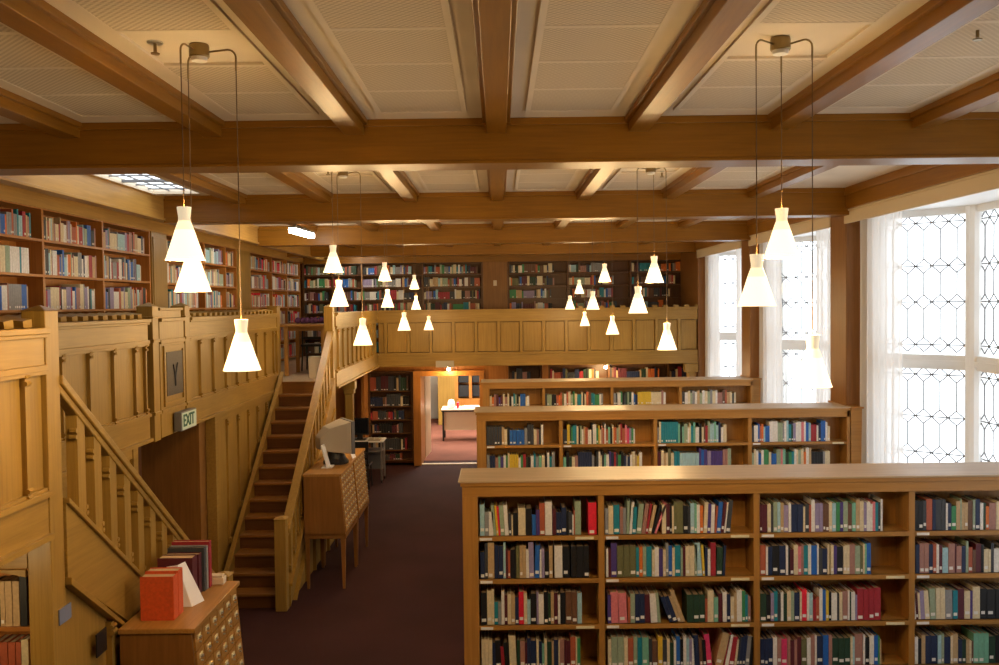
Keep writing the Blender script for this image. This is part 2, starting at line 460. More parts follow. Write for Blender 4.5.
# perforated panels and battens
pf = MB(); bt = MB()
for (a, b) in spans:
    lampy = {5.935: 4.2, 9.80: 8.05}.get(b)
    for ci in range(-3, 3):
        x0 = ci * .91 + .24; x1 = (ci + 1) * .91 - .24
        x0 -= .03; x1 += .03
        yy = b - .27; rows = []
        while yy - .57 > a + .1:
            rows.append((yy - .57, yy)); yy -= .57
        for (r0, r1) in rows:
            if lampy and ci in (-2, 1) and r0 < lampy < r1: continue
            pf.box(x0, x1, r0 + .02, r1 - .02, ZC - .012, ZC)
        for (r0, r1) in rows:
            bt.box(x0, x1, r0 - .018, r0 + .018, ZC - .013, ZC)
        if rows:
            bt.box(x0 - .03, x0, rows[-1][0], rows[0][1], ZC - .014, ZC); bt.box(x1, x1 + .03, rows[-1][0], rows[0][1], ZC - .014, ZC)
            bt.box(x0 - .03, x1 + .03, rows[0][1], rows[0][1] + .03, ZC - .014, ZC)
trim(pf, M_PERF, 'perforated acoustic panels set in the ceiling')
trim(bt, M_PLASTER, 'cream battens framing the ceiling panels')
# left frieze above gallery bookcases, rear frieze
m = MB()
m.box(-4.27, -3.985, -1.2, 19.1, 4.11, 4.3); m.box(-4.0, -3.95, -1.2, 18.86, 4.235, 4.265)
m.box(-3.63, -3.54, -1.2, 18.8, 4.15, 4.41); m.box(-3.54, -3.52, -1.2, 18.8, 4.15, 4.175); m.box(-3.54, -3.525, -1.2, 18.8, 4.38, 4.41)
trim(m, wood('fascia', 'y'), 'golden wooden frieze above the left gallery bookcases', 0.003)
m = MB(); m.box(-3.98, 4.28, 18.885, 19.1, 4.09, 4.41); m.box(-3.98, 4.28, 18.85, 18.885, 4.20, 4.24); m.box(-3.98, 4.28, 18.84, 18.885, 4.36, 4.41)
trim(m, wood('beam', 'x'), 'wooden frieze above the far gallery bookcases', 0.003)
# gallery floors
m = MB(); m.box(-4.27, -3.08, 4.72, 12.62, 2.08, 2.19); m.box(-4.27, -2.32, -1.2, 4.72, 2.08, 2.19); m.box(-4.27, -2.32, 12.62, 17.34, 2.08, 2.19)
m.box(-4.27, 4.1, 17.34, 19.15, 2.08, 2.19)
struct(m.build('floor_gallery', wood('top', 'y')), 'wooden gallery floor')  # pale tone, light falling on the floor put into its colour

# ================================================================== GALLERY FRONTS
def carved(mb, u, d, z, up=True, s=1.0):
    """little carved scroll: two stacked rolls"""
    k = 1 if up else -1
    for (dz, r) in ((0, .017), (k * .032, .013)):
        pts = [(u - .028 * s, d, z + dz), (u + .028 * s, d, z + dz)]
        mb.tube(pts, r * s, seg=7)
def parapet(root, T, L, strips, zt=3.13, scroll=True, slats=True, panel_tone='oak', posts=()):
    """T maps (u, d, z): u along the front, d outwards toward the hall"""
    def mk(name, fn, mat, bevel=0):
        m = MB(); m.T = T; fn(m); return m.build(name, mat, root, bevel=bevel)
    mk('ledge', lambda m: (m.box(0, L, -.17, .035, zt - .03, zt), m.box(0, L, -.15, .02, zt - .05, zt - .03)), wood('oak', ax(T)), .003)
    mk('frieze', lambda m: (m.box(0, L, -.12, .0, 2.93, zt - .05), m.box(0, L, -.01, .018, 2.915, 2.945), m.box(0, L, -.01, .01, 2.895, 2.915)), wood('oak', ax(T)), .002)
    if scroll:
        mk('panel', lambda m: m.box(0, L, -.10, -.022, 2.3, 2.93), wood(panel_tone, 'z'))
    else:
        mk('shadow_line_backing', lambda m: m.box(0, L, -.10, -.09, 2.3, 2.93), wood('dark', 'z'))  # dark board behind the gaps, painting shadow lines between panels and stiles
        for a, b in zip([-.02] + strips, strips + [L + .02]):
            mk('panel', lambda m: m.box(a + .034, b - .034, -.09, -.03, 2.335, 2.885), wood(panel_tone, 'z'), .004)
    mk('bottom_rail', lambda m: (m.box(0, L, -.12, .0, 2.065, 2.30), m.box(0, L, -.01, .02, 2.28, 2.31), m.box(0, L, -.01, .028, 2.065, 2.095), m.box(0, L, -.06, 0, 2.30, 2.325)), wood('oak', ax(T)), .002)
    for u in strips:
        m = MB(); m.T = T
        if scroll:
            m.box(u - .014, u + .014, -.05, .004, 2.31, 2.92)
            carved(m, u, .006, 2.865, True, .8); carved(m, u, .006, 2.345, False, .8)
        else:
            m.box(u - .028, u + .028, -.06, .002, 2.31, 2.92)
        m.build('muntin', wood('oak', 'z'), root)
    if slats:
        n = int(L / .17)
        for k in range(n):
            u = (k + .5) * L / n
            m = MB(); m.T = T
            m.hexa([(u - .05, -.15, zt + .002), (u + .035, -.15, zt + .002), (u + .035, -.03, zt + .002), (u - .05, -.03, zt + .002),
                    (u - .075, -.16, zt + .05), (u + .01, -.16, zt + .062), (u + .01, -.02, zt + .045), (u - .075, -.02, zt + .035)])
            m.build('slat', wood('oak', 'x'), root)
def ax(T):
    a = Vector(T(0, 0, 0)); b = Vector(T(1, 0, 0)); d = b - a
    return 'x' if abs(d.x) > abs(d.y) else 'y'
TL = lambda X, y0: (lambda u, d, z: (X + d, y0 + u, z))
PX = -3.04
# near left gallery front
root = thing('gallery_parapet', 'panelled oak gallery front at the left edge, beside the near newel post', 'parapet', (-2.28, 3.0, 2.06))
parapet(root, TL(-2.28, 2.0), 2.61, [.2, .63, 1.06, 1.49, 1.92, 2.42])
# middle sections
root = thing('gallery_parapet', 'panelled oak gallery front between the near newel and the bronze plaque', 'parapet', (PX, 6.4, 2.06))
parapet(root, TL(PX, 4.87), 3.1, [.25, .68, 1.11, 1.53, 1.96, 2.39, 2.82, 3.04])
root = thing('gallery_parapet', 'panelled oak gallery front between the bronze plaque and the far stair', 'parapet', (PX, 10.8, 2.06))
parapet(root, TL(PX, 9.03), 3.55, [.34, .78, 1.22, 1.65, 2.09, 2.53, 2.96, 3.4])
root = thing('gallery_parapet', 'slatted oak gallery front right of the far stair, towards the corner', 'parapet', (-2.28, 15, 2.06))
parapet(root, TL(-2.28, 12.88), 4.42, [.2 + .43 * k for k in range(10)], slats=False)
root = thing('gallery_parapet', 'long panelled oak gallery front across the far end of the hall', 'parapet', (1, 17.3, 2.06))
parapet(root, (lambda u, d, z: (-2.28 + u, 17.3 - d, z)), 6.02, [.0 + .425 * k + .15 for k in range(14)], scroll=False, slats=False)
m = MB()
for k in range(14):
    x = 1.3 + k * .2
    m.box(x, x + .09, 17.32, 17.42, 3.13, 3.17)
m.build('slat', wood('oak', 'x'), root)
# central pier section with plaque
root = thing('parapet_pier', 'projecting oak panel section with a bronze plaque and two short posts', 'pier', (PX, 8.5, 2.06))
m = MB(); m.box(PX - .1, PX + .015, 8.2, 8.83, 2.06, 3.13); m.box(PX - .12, PX + .04, 8.2, 8.83, 3.10, 3.13); m.box(PX - .12, PX + .03, 8.2, 8.83, 2.90, 2.94)
m.box(PX - .1, PX + .03, 8.2, 8.83, 2.28, 2.31); m.box(PX - .09, PX + .0, 8.22, 8.81, 3.13, 3.20); m.box(PX - .11, PX + .02, 8.22, 8.81, 3.20, 3.225)
m.build('pier_panel', wood('oak', 'z'), root, bevel=.003)
m = MB(); m.box(PX + .015, PX + .03, 8.27, 8.31, 2.33, 2.88); m.box(PX + .015, PX + .03, 8.76, 8.80, 2.33, 2.88); m.box(PX + .015, PX + .03, 8.31, 8.76, 2.84, 2.88); m.box(PX + .015, PX + .03, 8.31, 8.76, 2.33, 2.37)
m.build('plaque_frame', wood('oak', 'y'), root)
m = MB(); m.box(PX + .015, PX + .024, 8.34, 8.76, 2.42, 2.82)
pl = m.build('plaque', M_PLAQUE, root); pl['label'] = 'dark bronze plaque'
m = MB()
for pth in ([(8.50, 2.70), (8.53, 2.62), (8.55, 2.55)], [(8.61, 2.71), (8.57, 2.63), (8.55, 2.55)], [(8.55, 2.62), (8.55, 2.5)]):
    m.tube([(PX + .026, a, b) for a, b in pth], .008, seg=6)
m.build('emblem', M_BLACK, pl)
for (a, b) in ((8.03, 8.17), (8.86, 9.0)):
    m = MB(); m.box(PX - .12, PX + .02, a, b, 2.05, 3.24); m.box(PX - .13, PX + .03, a - .01, b + .01, 3.13, 3.15)
    m.add([(PX - .12, a, 3.24), (PX + .02, a, 3.24), (PX + .02, b, 3.24), (PX - .12, b, 3.24), (PX - .035, (a + b) / 2, 3.275)], [(0, 1, 4), (1, 2, 4), (2, 3, 4), (3, 0, 4)])
    m.box(PX - .13, PX + .032, a - .01, b + .01, 2.28, 2.31); m.box(PX - .13, PX + .032, a - .01, b + .01, 2.92, 2.95)
    m.build('post', wood('oak', 'z'), root, bevel=.004)
# lower panelled walls under the left gallery
def lower_wall(label, y0, y1, strips, slope=None):
    root = thing('wall_panelling', label, 'panelling', (PX, (y0 + y1) / 2, 0))
    m = MB(); m.box(PX - .10, PX - .022, y0 + .02, y1 - .02, 0, 2.05); m.build('panel', wood('oak', 'z'), root)
    m = MB(); m.box(PX - .06, PX, y0 + .03, y1 - .03, 1.98, 2.058); m.box(PX - .06, PX, y0 + .03, y1 - .03, 0, .15); m.box(PX - .095, PX + .01, y0, y0 + .1, 0, 2.06); m.box(PX - .12, PX + .01, y1 - .1, y1, 0, 2.06)
    m.build('frame', wood('oak', 'y'), root, bevel=.003)
    for y in strips:
        zb = slope(y) if slope else .15
        if zb > 1.85: continue
        m = MB(); m.box(PX - .05, PX + .001, y - .014, y + .014, zb, 1.99)
        m.T = TL(PX, 0); carved(m, y, .004, 1.92); carved(m, y, .004, max(zb + .06, .2), False); m.T = None
        m.build('muntin', wood('oak', 'z'), root)
    return root
lower_wall('oak wall panelling beside the far stair, under the gallery', 9.76, 12.6, [10.25, 10.69, 11.12, 11.56, 12.0], lambda y: (y - 9.76) / .2185 * .1564 + .22)
lower_wall('oak wall panelling behind the near stair rail, under the gallery', 4.87, 7.67, [5.3, 5.73, 6.16, 6.6, 7.03, 7.4], lambda y: (7.6 - y) / .2185 * .1564 + .22)
# dark recess between
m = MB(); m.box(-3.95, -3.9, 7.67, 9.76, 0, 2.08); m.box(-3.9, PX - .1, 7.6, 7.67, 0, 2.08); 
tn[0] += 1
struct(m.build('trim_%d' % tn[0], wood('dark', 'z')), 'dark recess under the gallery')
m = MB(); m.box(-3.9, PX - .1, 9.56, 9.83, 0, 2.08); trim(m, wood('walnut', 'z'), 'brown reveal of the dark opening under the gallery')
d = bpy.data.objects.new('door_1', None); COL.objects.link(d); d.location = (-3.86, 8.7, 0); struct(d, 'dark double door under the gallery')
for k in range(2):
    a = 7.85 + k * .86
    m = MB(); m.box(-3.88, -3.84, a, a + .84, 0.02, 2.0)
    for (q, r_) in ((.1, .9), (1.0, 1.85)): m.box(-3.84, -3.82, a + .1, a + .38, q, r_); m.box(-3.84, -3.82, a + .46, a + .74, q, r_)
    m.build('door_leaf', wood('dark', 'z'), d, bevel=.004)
for y in (7.72, 8.69):
    m = MB(); m.box(-3.5, -3.42, y - .04, y + .04, 0, 2.08); trim(m, wood('dark', 'z'), 'dark door post under the gallery')

# ================================================================== STAIRS
NR = 14; RISE = 2.19 / NR; RUN = .2185
def staircase(label, ytop, sgn):
    """sgn=+1: climbs toward +y (far stair), -1: climbs toward the viewer (near stair)"""
    y0 = ytop - sgn * RUN * (NR - 1)          # foot riser
    root = thing('staircase', label, 'staircase', (-2.66, y0, 0))
    Y = lambda t: y0 + sgn * t
    def box(m, x0, x1, t0, t1, z0, z1):
        a, b = sorted((Y(t0), Y(t1))); m.box(x0, x1, a, b, z0, z1)
    for k in range(NR - 1):
        m = MB(); box(m, -2.98, -2.35, k * RUN - .022, (k + 1) * RUN, (k + 1) * RISE - .028, (k + 1) * RISE)
        m.build('tread', wood('walnut', 'x'), root, bevel=.004)  # treads darker than the oak parts; shade put into their colour
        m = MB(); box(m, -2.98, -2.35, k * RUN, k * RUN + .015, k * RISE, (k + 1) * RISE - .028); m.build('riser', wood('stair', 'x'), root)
    m = MB(); box(m, -2.98, -2.35, (NR - 1) * RUN, (NR - 1) * RUN + .015, (NR - 1) * RISE, 2.16); box(m, -3.0, -2.33, (NR - 1) * RUN - .022, (NR - 1) * RUN + .04, 2.162, 2.192)
    m.build('landing_nosing', wood('walnut', 'x'), root)
    sl = RISE / RUN; Lr = (NR - 1) * RUN
    def band(m, x0, x1, t0, t1, za, zb):        # sloping board; za,zb offsets above nosing line at start
        f = lambda t: t * sl
        pts = [(t0, f(t0) + za), (t1, f(t1) + za), (t1, f(t1) + zb), (t0, f(t0) + zb)]
        pts = [(Y(a), max(b, 0)) for a, b in pts]
        m.prism(pts, x0, x1, 'x')
    m = MB(); band(m, -3.015, -2.98, -.05, Lr + .05, -.12, .24); band(m, -3.015, -2.965, -.05, Lr + .05, .24, .26)
    m.build('wall_stringer', wood('oak', 'y'), root)
    m = MB(); band(m, -2.35, -2.27, 0.04, Lr - .02, -.20, .19); m.build('stringer', wood('oak', 'y'), root)
    m = MB(); band(m, -2.365, -2.25, 0.04, Lr - .02, .19, .22); band(m, -2.35, -2.25, .25, Lr - .02, -.24, -.20); m.build('moulding', wood('oak', 'y'), root, bevel=.003)
    # spandrel panel below
    m = MB(); m.prism([(Y(.3), 0), (Y(Lr), 0), (Y(Lr), Lr * sl - .22), (Y(.3), .3 * sl - .22)], -2.34, -2.30, 'x')
    sp = m.build('spandrel_panel', wood('oak', 'z'), root)
    for t in (.95, 1.4, 1.85, 2.3):
        m = MB(); box(m, -2.30, -2.265, t - .018, t + .018, 0, t * sl - .24); m.T = lambda u, d_, z: (-2.262 + d_, Y(u), z); carved(m, t, 0, t * sl - .30); m.T = None
        m.build('muntin', wood('oak', 'z'), root)
    # handrail
    m = MB(); band(m, -2.355, -2.26, .0, Lr, .80, .85); band(m, -2.335, -2.275, .0, Lr, .755, .80); m.build('handrail', wood('oak', 'y'), root, bevel=.006)
    # balusters
    t = .2; k = 0
    while t < Lr - .12:
        m = MB()
        f = t * sl
        pts = [(t - .045, f - .045 * sl + .2), (t + .045, f + .045 * sl + .2), (t + .045, f + .045 * sl + .78), (t - .045, f - .045 * sl + .78)]
        m.prism([(Y(a), b) for a, b in pts], -2.345, -2.283, 'x')
        b1 = m.build('baluster', wood('oak', 'z'), root)
        m = MB(); m.T = lambda u, d_, z: (-2.30 + d_, Y(u), z)
        for q, (du, zz) in enumerate(((.05, .705), (.056, .67))):
            m.tube([(t + du, -.018, f + zz), (t + du, .02, f + zz)], 0.015 - .002 * q, seg=8)
        m.T = None; m.build('scroll', wood('oak', 'z'), b1)
        m = MB(); m.T = lambda u, d_, z: (-2.30 + d_, Y(u), z)
        for (du, zz) in ((-.052, .27), (-.055, .235)):
            m.tube([(t + du, -.018, f + zz), (t + du, .02, f + zz)], .014, seg=8)
        m.T = None
        m.build('scroll', wood('oak', 'z'), b1)
        t += .2
    # newels
    def newel(t0, t1, z1, cap=True):
        m = MB(); box(m, -2.395, -2.275, t0, t1, 0 if z1 < 2 else 0, z1)
        xa, xb = -2.405, -2.265; a, b = Y(t0 - .01), Y(t1 + .01); c = (a + b) / 2; e = (xa + xb) / 2
        m.add([(xa, a, z1), (xb, a, z1), (xb, b, z1), (xa, b, z1), (e, c, z1 + .03)], [(0, 1, 4), (1, 2, 4), (2, 3, 4), (3, 0, 4), (0, 3, 2, 1)])
        m.build('newel_post', wood('oak', 'z'), root, bevel=.004)
    newel(-.13, 0.0 - .005, .98)
    newel(Lr + .0, Lr + .14, 3.215)
    return root, Y, sl
far_st, YF, SL = staircase('far oak staircase climbing away to the gallery, beside the legged card catalogue', 12.6, 1)
near_st, YN, SL = staircase('near oak staircase running down from the left newel post behind the orange books', 4.755, -1)
# the short landing post left of far stair
m = MB(); m.box(-3.16, -3.03, 12.58, 12.76, 2.06, 3.21); m.box(-3.17, -3.02, 12.57, 12.77, 3.21, 3.235)
tag(m.build('newel_post', wood('oak', 'z'), bevel=.004), 'oak newel post at the top left of the far stair', 'post')
# wall vents and label on the near stair
m = MB(); m.box(-2.262, -2.255, 5.06, 5.19, 1.28, 1.41)
tag(m.build('wall_vent', M_BLACK), 'small black square vent in the panelling under the near stair', 'vent')
m = MB(); m.box(-2.274, -2.268, 4.67, 4.80, 1.60, 1.68)
tag(m.build('wall_label', flat('blue_grey_label', (.16, .19, .30), .5)), 'small blue-grey label on the near newel post', 'label')

# EXIT sign
root = thing('exit_sign', 'green and white EXIT sign box under the bronze plaque', 'sign', (PX + .03, 8.68, 2.07))
B(PX + .03, PX + .10, 8.47, 8.89, 2.08, 2.255).build('sign_box', M_GREYP, root, bevel=.004)
fc = B(PX + .10, PX + .104, 8.485, 8.875, 2.09, 2.245).build('sign_face', M_SIGN, root)
def text_curve(name, s, size, mat, loc, rot, parent=None, ext=.002):
    cu = bpy.data.curves.new(name, 'FONT'); cu.body = s; cu.size = size; cu.extrude = ext; cu.align_x = 'CENTER'; cu.align_y = 'CENTER'
    o = bpy.data.objects.new(name, cu); COL.objects.link(o)
    o.data.materials.append(mat)
    if parent is not None:
        o.parent = parent; loc = Vector(loc) - wloc(parent)
    o.location = loc; o.rotation_euler = rot
    return o
t = text_curve('lettering', 'EXIT', .15, M_SIGNDK, (PX + .106, 8.66, 2.167), (R(90), 0, R(90)), root)
t.scale = (1.0, 1.05, 1)
t.data.offset = .003
bpy.context.view_layer.update()
tm = bpy.data.meshes.new_from_object(t.evaluated_get(bpy.context.evaluated_depsgraph_get()))
to = bpy.data.objects.new('lettering', tm); COL.objects.link(to); to.parent = root
to.location = t.location; to.rotation_euler = t.rotation_euler; to.scale = t.scale
bpy.data.objects.remove(t); to.name = 'lettering'

# ================================================================== BOOKS
def pal_books(n, pal): return [rng.choice(pal) for _ in range(n)]
allbooks = []        # records: dict(T, u0, w, h, dep, lean, col, z, where, area)
def rec(T, u0, w_, h, dep, lean, c, z, where, area, front=0.012):
    allbooks.append(dict(T=T, u0=u0, w=w_, h=h, dep=dep, lean=lean, c=c, z=z, where=where, area=area, front=front))
def fill(T, u0, u1, z, hmax, seq, wmean, where=None, hv=.075, area=0, loose=False):
    """seq = colour letters, spread evenly with jitter"""
    n = len(seq); ws = [rng.uniform(.7, 1.35) for _ in seq]; k = (u1 - u0) / sum(ws); u = u0
    prev = .8
    for i, c in enumerate(seq):
        wd = ws[i] * k
        if c != ' ':
            same = i > 0 and seq[i - 1] == c
            h = hprev if same else hmax * rng.uniform(1 - hv * 4, 1)
            hprev = h
            rec(T, u, wd * .90, h, rng.uniform(.14, .18), 0, c, z, where, area)
        u += wd
# ---------------- free-standing bookcases
SH = [1.713, 1.432, 1.128, .834, .55, .27]
UP = [-.20, .65, 1.66, 2.67, 3.70]
def island(label, yf, n=3):
    root = thing('bookcase', label, 'bookcase', (1.75, yf + .25, 0))
    D = .42
    m = MB(); m.box(-.275, 3.735, yf - .03, yf + D + .03, 2.068, 2.08); tp = m.build('top', wood('top', 'x', .42), root, bevel=.004)  # paler than the case wood: window glare put into the tone
    for side, (a, b) in enumerate(((yf - .012, yf + .02), (yf + D - .02, yf + D + .012))):
        m = MB(); m.box(-.25, 3.735, a, b, 1.974, 2.068); m.box(-.26, 3.735, a - .010 if side == 0 else b - .002, a if side == 0 else b + .010, 2.042, 2.068)
        m.build('fascia', wood('case', 'x'), root, bevel=.002)
    m = MB(); m.box(-.25, -.15, yf - .012, yf + .03, .0, 1.974); m.box(-.25, -.17, yf + .03, yf + D - .03, 0, 2.05); m.box(-.25, -.15, yf + D - .03, yf + D + .012, 0, 1.974)
    m.build('side_panel', wood('case', 'z'), root, bevel=.003)
    m = MB(); m.box(3.70, 3.735, yf - .012, yf + D, 0, 2.05); m.build('side_panel', wood('case', 'z'), root, bevel=.003)
    for x in UP[1:4]:
        m = MB(); m.box(x - .02, x + .02, yf, yf + D, .06, 1.974); m.build('divider', wood('case', 'z'), root, bevel=.002)
    m = MB(); m.box(-.17, 3.70, yf + D / 2 - .008, yf + D / 2 + .008, .06, 2.05); m.build('back_panel', wood('case', 'z'), root)
    m = MB(); m.box(-.17, 3.70, yf + .03, yf + D - .03, 0, .06); m.build('plinth', wood('case', 'x'), root)
    edges = [(-.15, .63), (.67, 1.64), (1.68, 2.65), (2.69, 3.70)]
    for z in SH + [.08]:
        for (a, b) in edges:
            for (c, d_) in ((yf, yf + D / 2 - .008), (yf + D / 2 + .008, yf + D)):
                m = MB(); m.box(a, b, c, d_, z - .022, z)
                if c == yf: m.box(a, b, c - .004, c + .016, z - .030, z - .0)
                s = m.build('shelf', wood('case', 'x'), root)
                if c == yf and yf < 13 and z > .8:
                    m = MB(); m.box(a + .01, a + .09, c - .007, c - .004, z - .026, z - .009); m.build('shelf_label', M_LABEL, s)
                    if rng.random() < .5:
                        m = MB(); m.box(b - .15, b - .03, c - .007, c - .004, z - .026, z - .009); m.build('shelf_label', M_CREAMLABEL, s)
    return root
BCY = [5.935, 9.787, 13.53]
island('nearest long oak bookcase, top bare, filling the lower right foreground', BCY[0])
island('middle oak bookcase of the three, with a run of teal and blue books', BCY[1])
island('farthest of the three free-standing oak bookcases, only its top row showing', BCY[2])
# ---- transcribed rows of the nearest bookcase: (x0 px of crop, scale, start, default height, tokens)
FRONT = [
 (470, 7.393, 58, 0, 0, 240, "i95/235 g125/180 w160/180 s182/228@-5 y198/225@-4 R212/220@-4 s245/225@-3 w275/228@-3 d295/165@-2 c305/150 k345/170 c402/205 k448/200 b478/155 u505/190 T545/240 w600/250 m628/195 n650/170 n668/170 n705/205 k722/180 d748/170 w758/150 T768/185 s815/250 x868 R950/240"),
 (470, 7.393, 58, 0, 1, 245, "n92/200 d115/265 a165/270 n195/250 n230/245 i248/270 m265/220 T282/205 k325/215 z352/240 a375 a400 w422/220 l462/270@-1 b500@2 w515/215 l538/220 k572/200 a600/240 x612 w675/240 k728/235 x735 k778/235 k832/235 k872/235"),
 (470, 7.393, 58, 0, 2, 240, "k105 c140/255 c158/265 t188/170 g212/165 w235/250 m258/220 c285/230 a315/225 n342/205 R380/245 c405/235 i430/185 k475/230 l490 w530/225 k562 e582/230 a605 m635/230 w652/215 k692/235 h740 h780/235 i815/230"),
 (470, 7.393, 58, 0, 3, 215, "c85/225 c110/225 c140/220 n165/200 k210@-2 r235/170@-4 k270/200@-4 c325/250@-2 e348 f385/210 m400/200 n425/230 n470/210 c488/220 n512/205 j530/190 c550/225 e585/200 a600/200 n635 c645 f680/220 m695 m725/205 T765/235 c775/230 v800/225"),
 (600, 6.244, 25, 1, 0, 188, "g48/165 c80/180 t120/185 f140/175 g160/165 s178/210@2 w195/200@5 t222/170@3 s255/190@6 f280/190@8 r295/190@9 a318/180@12 k335/185@16 p350/200@20 x385 c412/185 m435/185 k448/185 c460/175 z478/200 z520/200 k550/175 d565/170 i590/190 j605/190 w625/180 o645/175 c670/195@3 u692/185@2 w715/180@2 T728/170@4 b755/195@5 m775/195@6 w785/195@7 d815/205@6"),
 (600, 6.244, 30, 1, 1, 190, "w45/180 m62/180 u100/215 z142/195 z182/195 z220/195 t240/185 o262 s285 t320 c338/170 w365/185 u390/175 c408/170 g425/210 b448/195 c465/180 t502/195 s515/180 m532/185 c560 c590 s605/200 i640/210@-4 y655/195@-3 n672/180 w690/170 r725/210 e765/180@2 n780@3"),
 (600, 6.244, 38, 1, 2, 190, "u62/180 p110/195@-2 p165/190@-2 T182/165 s212/185 n242/185 n275/185 m312/180@-2 w355/185@-3 s375/190@-5 x430 n455/170@-20 n485/170@-20 a505/175@-20 a532/210@-20 x540 e580/175 e618/175 e655/175 T670/150 c710/200 j738/155 m765/180 w792 n815/175 c838/160 a855/185 w888/200 v908/195 t925/170 f942/160"),
 (600, 6.244, 38, 1, 3, 190, "c60/180 s100/195 s140/195 c165/190 T200/185 s225/195 t255 j298 d318/180 h355/165 y385/195 d412/175 c430/180 e455/155 w470/170 b495/195 k515/175 w535/195 i552/180 l570/175 w585/180 n620/200@-3 h640/175@-3 k665/170@-3 q700/205@-6 x712 a765/210@14 r775/215@12 w800/200@10 r835/185@9 c850/170@7 d865/180@6 n885/185@6 n905/190@6 g930/190@6 k950/185@5 h962/190@5"),
 (755, 6.244, 20, 2, 0, 185, "p32/165 m50/175 m82/175 c105/180 d120/170 s145/190 i165/190 a185 l215/170 w232 n270/175 n308/175 c320/160 d345/175 T358/170 w382/200 l410/180 l432/180 h450/175 h470/175 c490 i515/180 v540 u560 s590/190 h615/175 j640/180 a665/200 c690/190 l708/180 w730 w745/170 p762 t780/180 d795/180 w808/200"),
 (755, 6.244, 22, 2, 1, 188, "g35/180 T72/190 w85/180 n112/180 k158/185 n198/185 w212/190 k225/170 m248/160 c275/190 p295/180 f310/190 t338/185 w358/190 b395/185 w405/195 d428/165 n460/165 c472/190 x480 c500/185 u520/180 k560/175 c582/180 c600/185 f635 s668/180 z685/175 c695/190 j708/190 b735/195"),
 (755, 6.244, 28, 2, 2, 183, "e75/175 k102/170 l122/180 t145/190 d165/175 w182/185 e205/175 c230/190 s250/190 n285/180 c298/185 R330/200 w345/180 i368/175 r388/135 T408/150 w430/200 b450/195 y468/190 k485/180 w522/175 d535/170 c555/180 f590/185 w600/190 e610/180 w635/180 l648/160 r688/200 r722/195 r755/200 r798/205"),
 (755, 6.244, 35, 2, 3, 183, "n62/170 n85/170 n115/175 w142/180 f168/170 q205/170 f225/180 m250/160 f268/165 m295/180 z330/165 w355/175 f380/190 w392/190 n432/185 b468/190 f490/190 e530/170 e568/170 e605/170 c620/180 i632/175 f685/195 w698/190 k725/175 w755/185 b780/185 v790/180 a800/160"),
 (905, 7.39, 65, 3, 0, 222, "s85/190 k118/225 k150 d175 T220/235 n245/230 d285/230 d320/230 w335/200 n362/200 v398/180 a428/215 s438/235 a460/205 a485/205 h520/220 s540/225 n575/230 w600/200 e618/200 o642/175 f695/200 c720/210 k750/190 m790/200 w815/210 g850/190"),
 (905, 7.39, 70, 3, 1, 220, "t95 n125/215 f160/225 f195/225 n225/215 T250 w270/215 m295/210 i340/190 f390 m400 f440/200 n470/200 s490/235 T520/190 h545/170 m585/215 k605/210 c640/175 c658/170 d680 w720/180 g760/200 n800/190 c850/200"),
 (905, 7.39, 72, 3, 2, 220, "w98/215 m118/205@-3 c135/200@-3 l168/215@-3 c205/215@-4 s250/230@-2 c285/235@-1 c320/235@-1 g375@-1 t412/215 m460/225 c505/210 u522/210 c580/240 k630/225 k695 k740 a780 w820"),
 (905, 7.39, 75, 3, 3, 210, "w115/205 k140/190 a170/215 n212 n262 i290/215 s310/225 n358/200 c375/210 a415/225 n445/180 e475/180 a500/180 c515/170 h530/165 j570/225 j610/225 j645/225 e695/200 k730 n765 c800"),
]
BAYN = ['leftmost bay', 'second bay', 'third bay', 'right-hand bay']
ROWN = ['top shelf', 'second shelf', 'third shelf', 'lowest visible shelf']
ORD = ['first', 'second', 'third', 'fourth', 'fifth', 'sixth', 'seventh', 'eighth', 'ninth', 'tenth', 'eleventh', 'twelfth', 'thirteenth', 'fourteenth', 'fifteenth', 'sixteenth', 'seventeenth', 'eighteenth', 'nineteenth', 'twentieth', 'twenty-first', 'twenty-second', 'twenty-third', 'twenty-fourth', 'twenty-fifth', 'twenty-sixth', 'twenty-seventh', 'twenty-eighth', 'twenty-ninth', 'thirtieth', 'thirty-first', 'thirty-second', 'thirty-third', 'thirty-fourth', 'thirty-fifth', 'thirty-sixth', 'thirty-seventh', 'thirty-eighth', 'thirty-ninth', 'fortieth']
TF = lambda yf: (lambda u, d, z: (u, yf + d, z))
for (px0, s, st, bay, row, dh, toks) in FRONT:
    cur = st; k = 0
    SC = 155.0
    for tk in toks.split():
        c = tk[0]; rest = tk[1:]; lean = 0; h = dh
        if '@' in rest: rest, l_ = rest.split('@'); lean = float(l_)
        if '/' in rest: rest, h_ = rest.split('/'); h = float(h_)
        e = float(rest)
        if c != 'x':
            off = .008 * row + .012
            X0 = (px0 + cur / s - 499.3) / SC; X1 = (px0 + e / s - 499.3) / SC
            lo = [-.145, .675, 1.685, 2.695][bay]; hi = [.625, 1.635, 2.645, 3.69][bay]
            X0 = max(lo, X0); X1 = min(hi, X1)
            if X1 - X0 < .006: cur = e; continue
            hh = min(h / s / SC, .262)
            hh = min(hh, .238 if row in (0, 1) else .262)
            rec(TF(BCY[0]), X0, (X1 - X0) * .93, hh, rng.uniform(.14, .178), lean, c, SH[row],
                (bay, row, k), (X1 - X0) * hh * (1e3 if e < 705 or bay < 3 else 1) * (0.75 if row == 3 else 1))
            k += 1
        cur = e
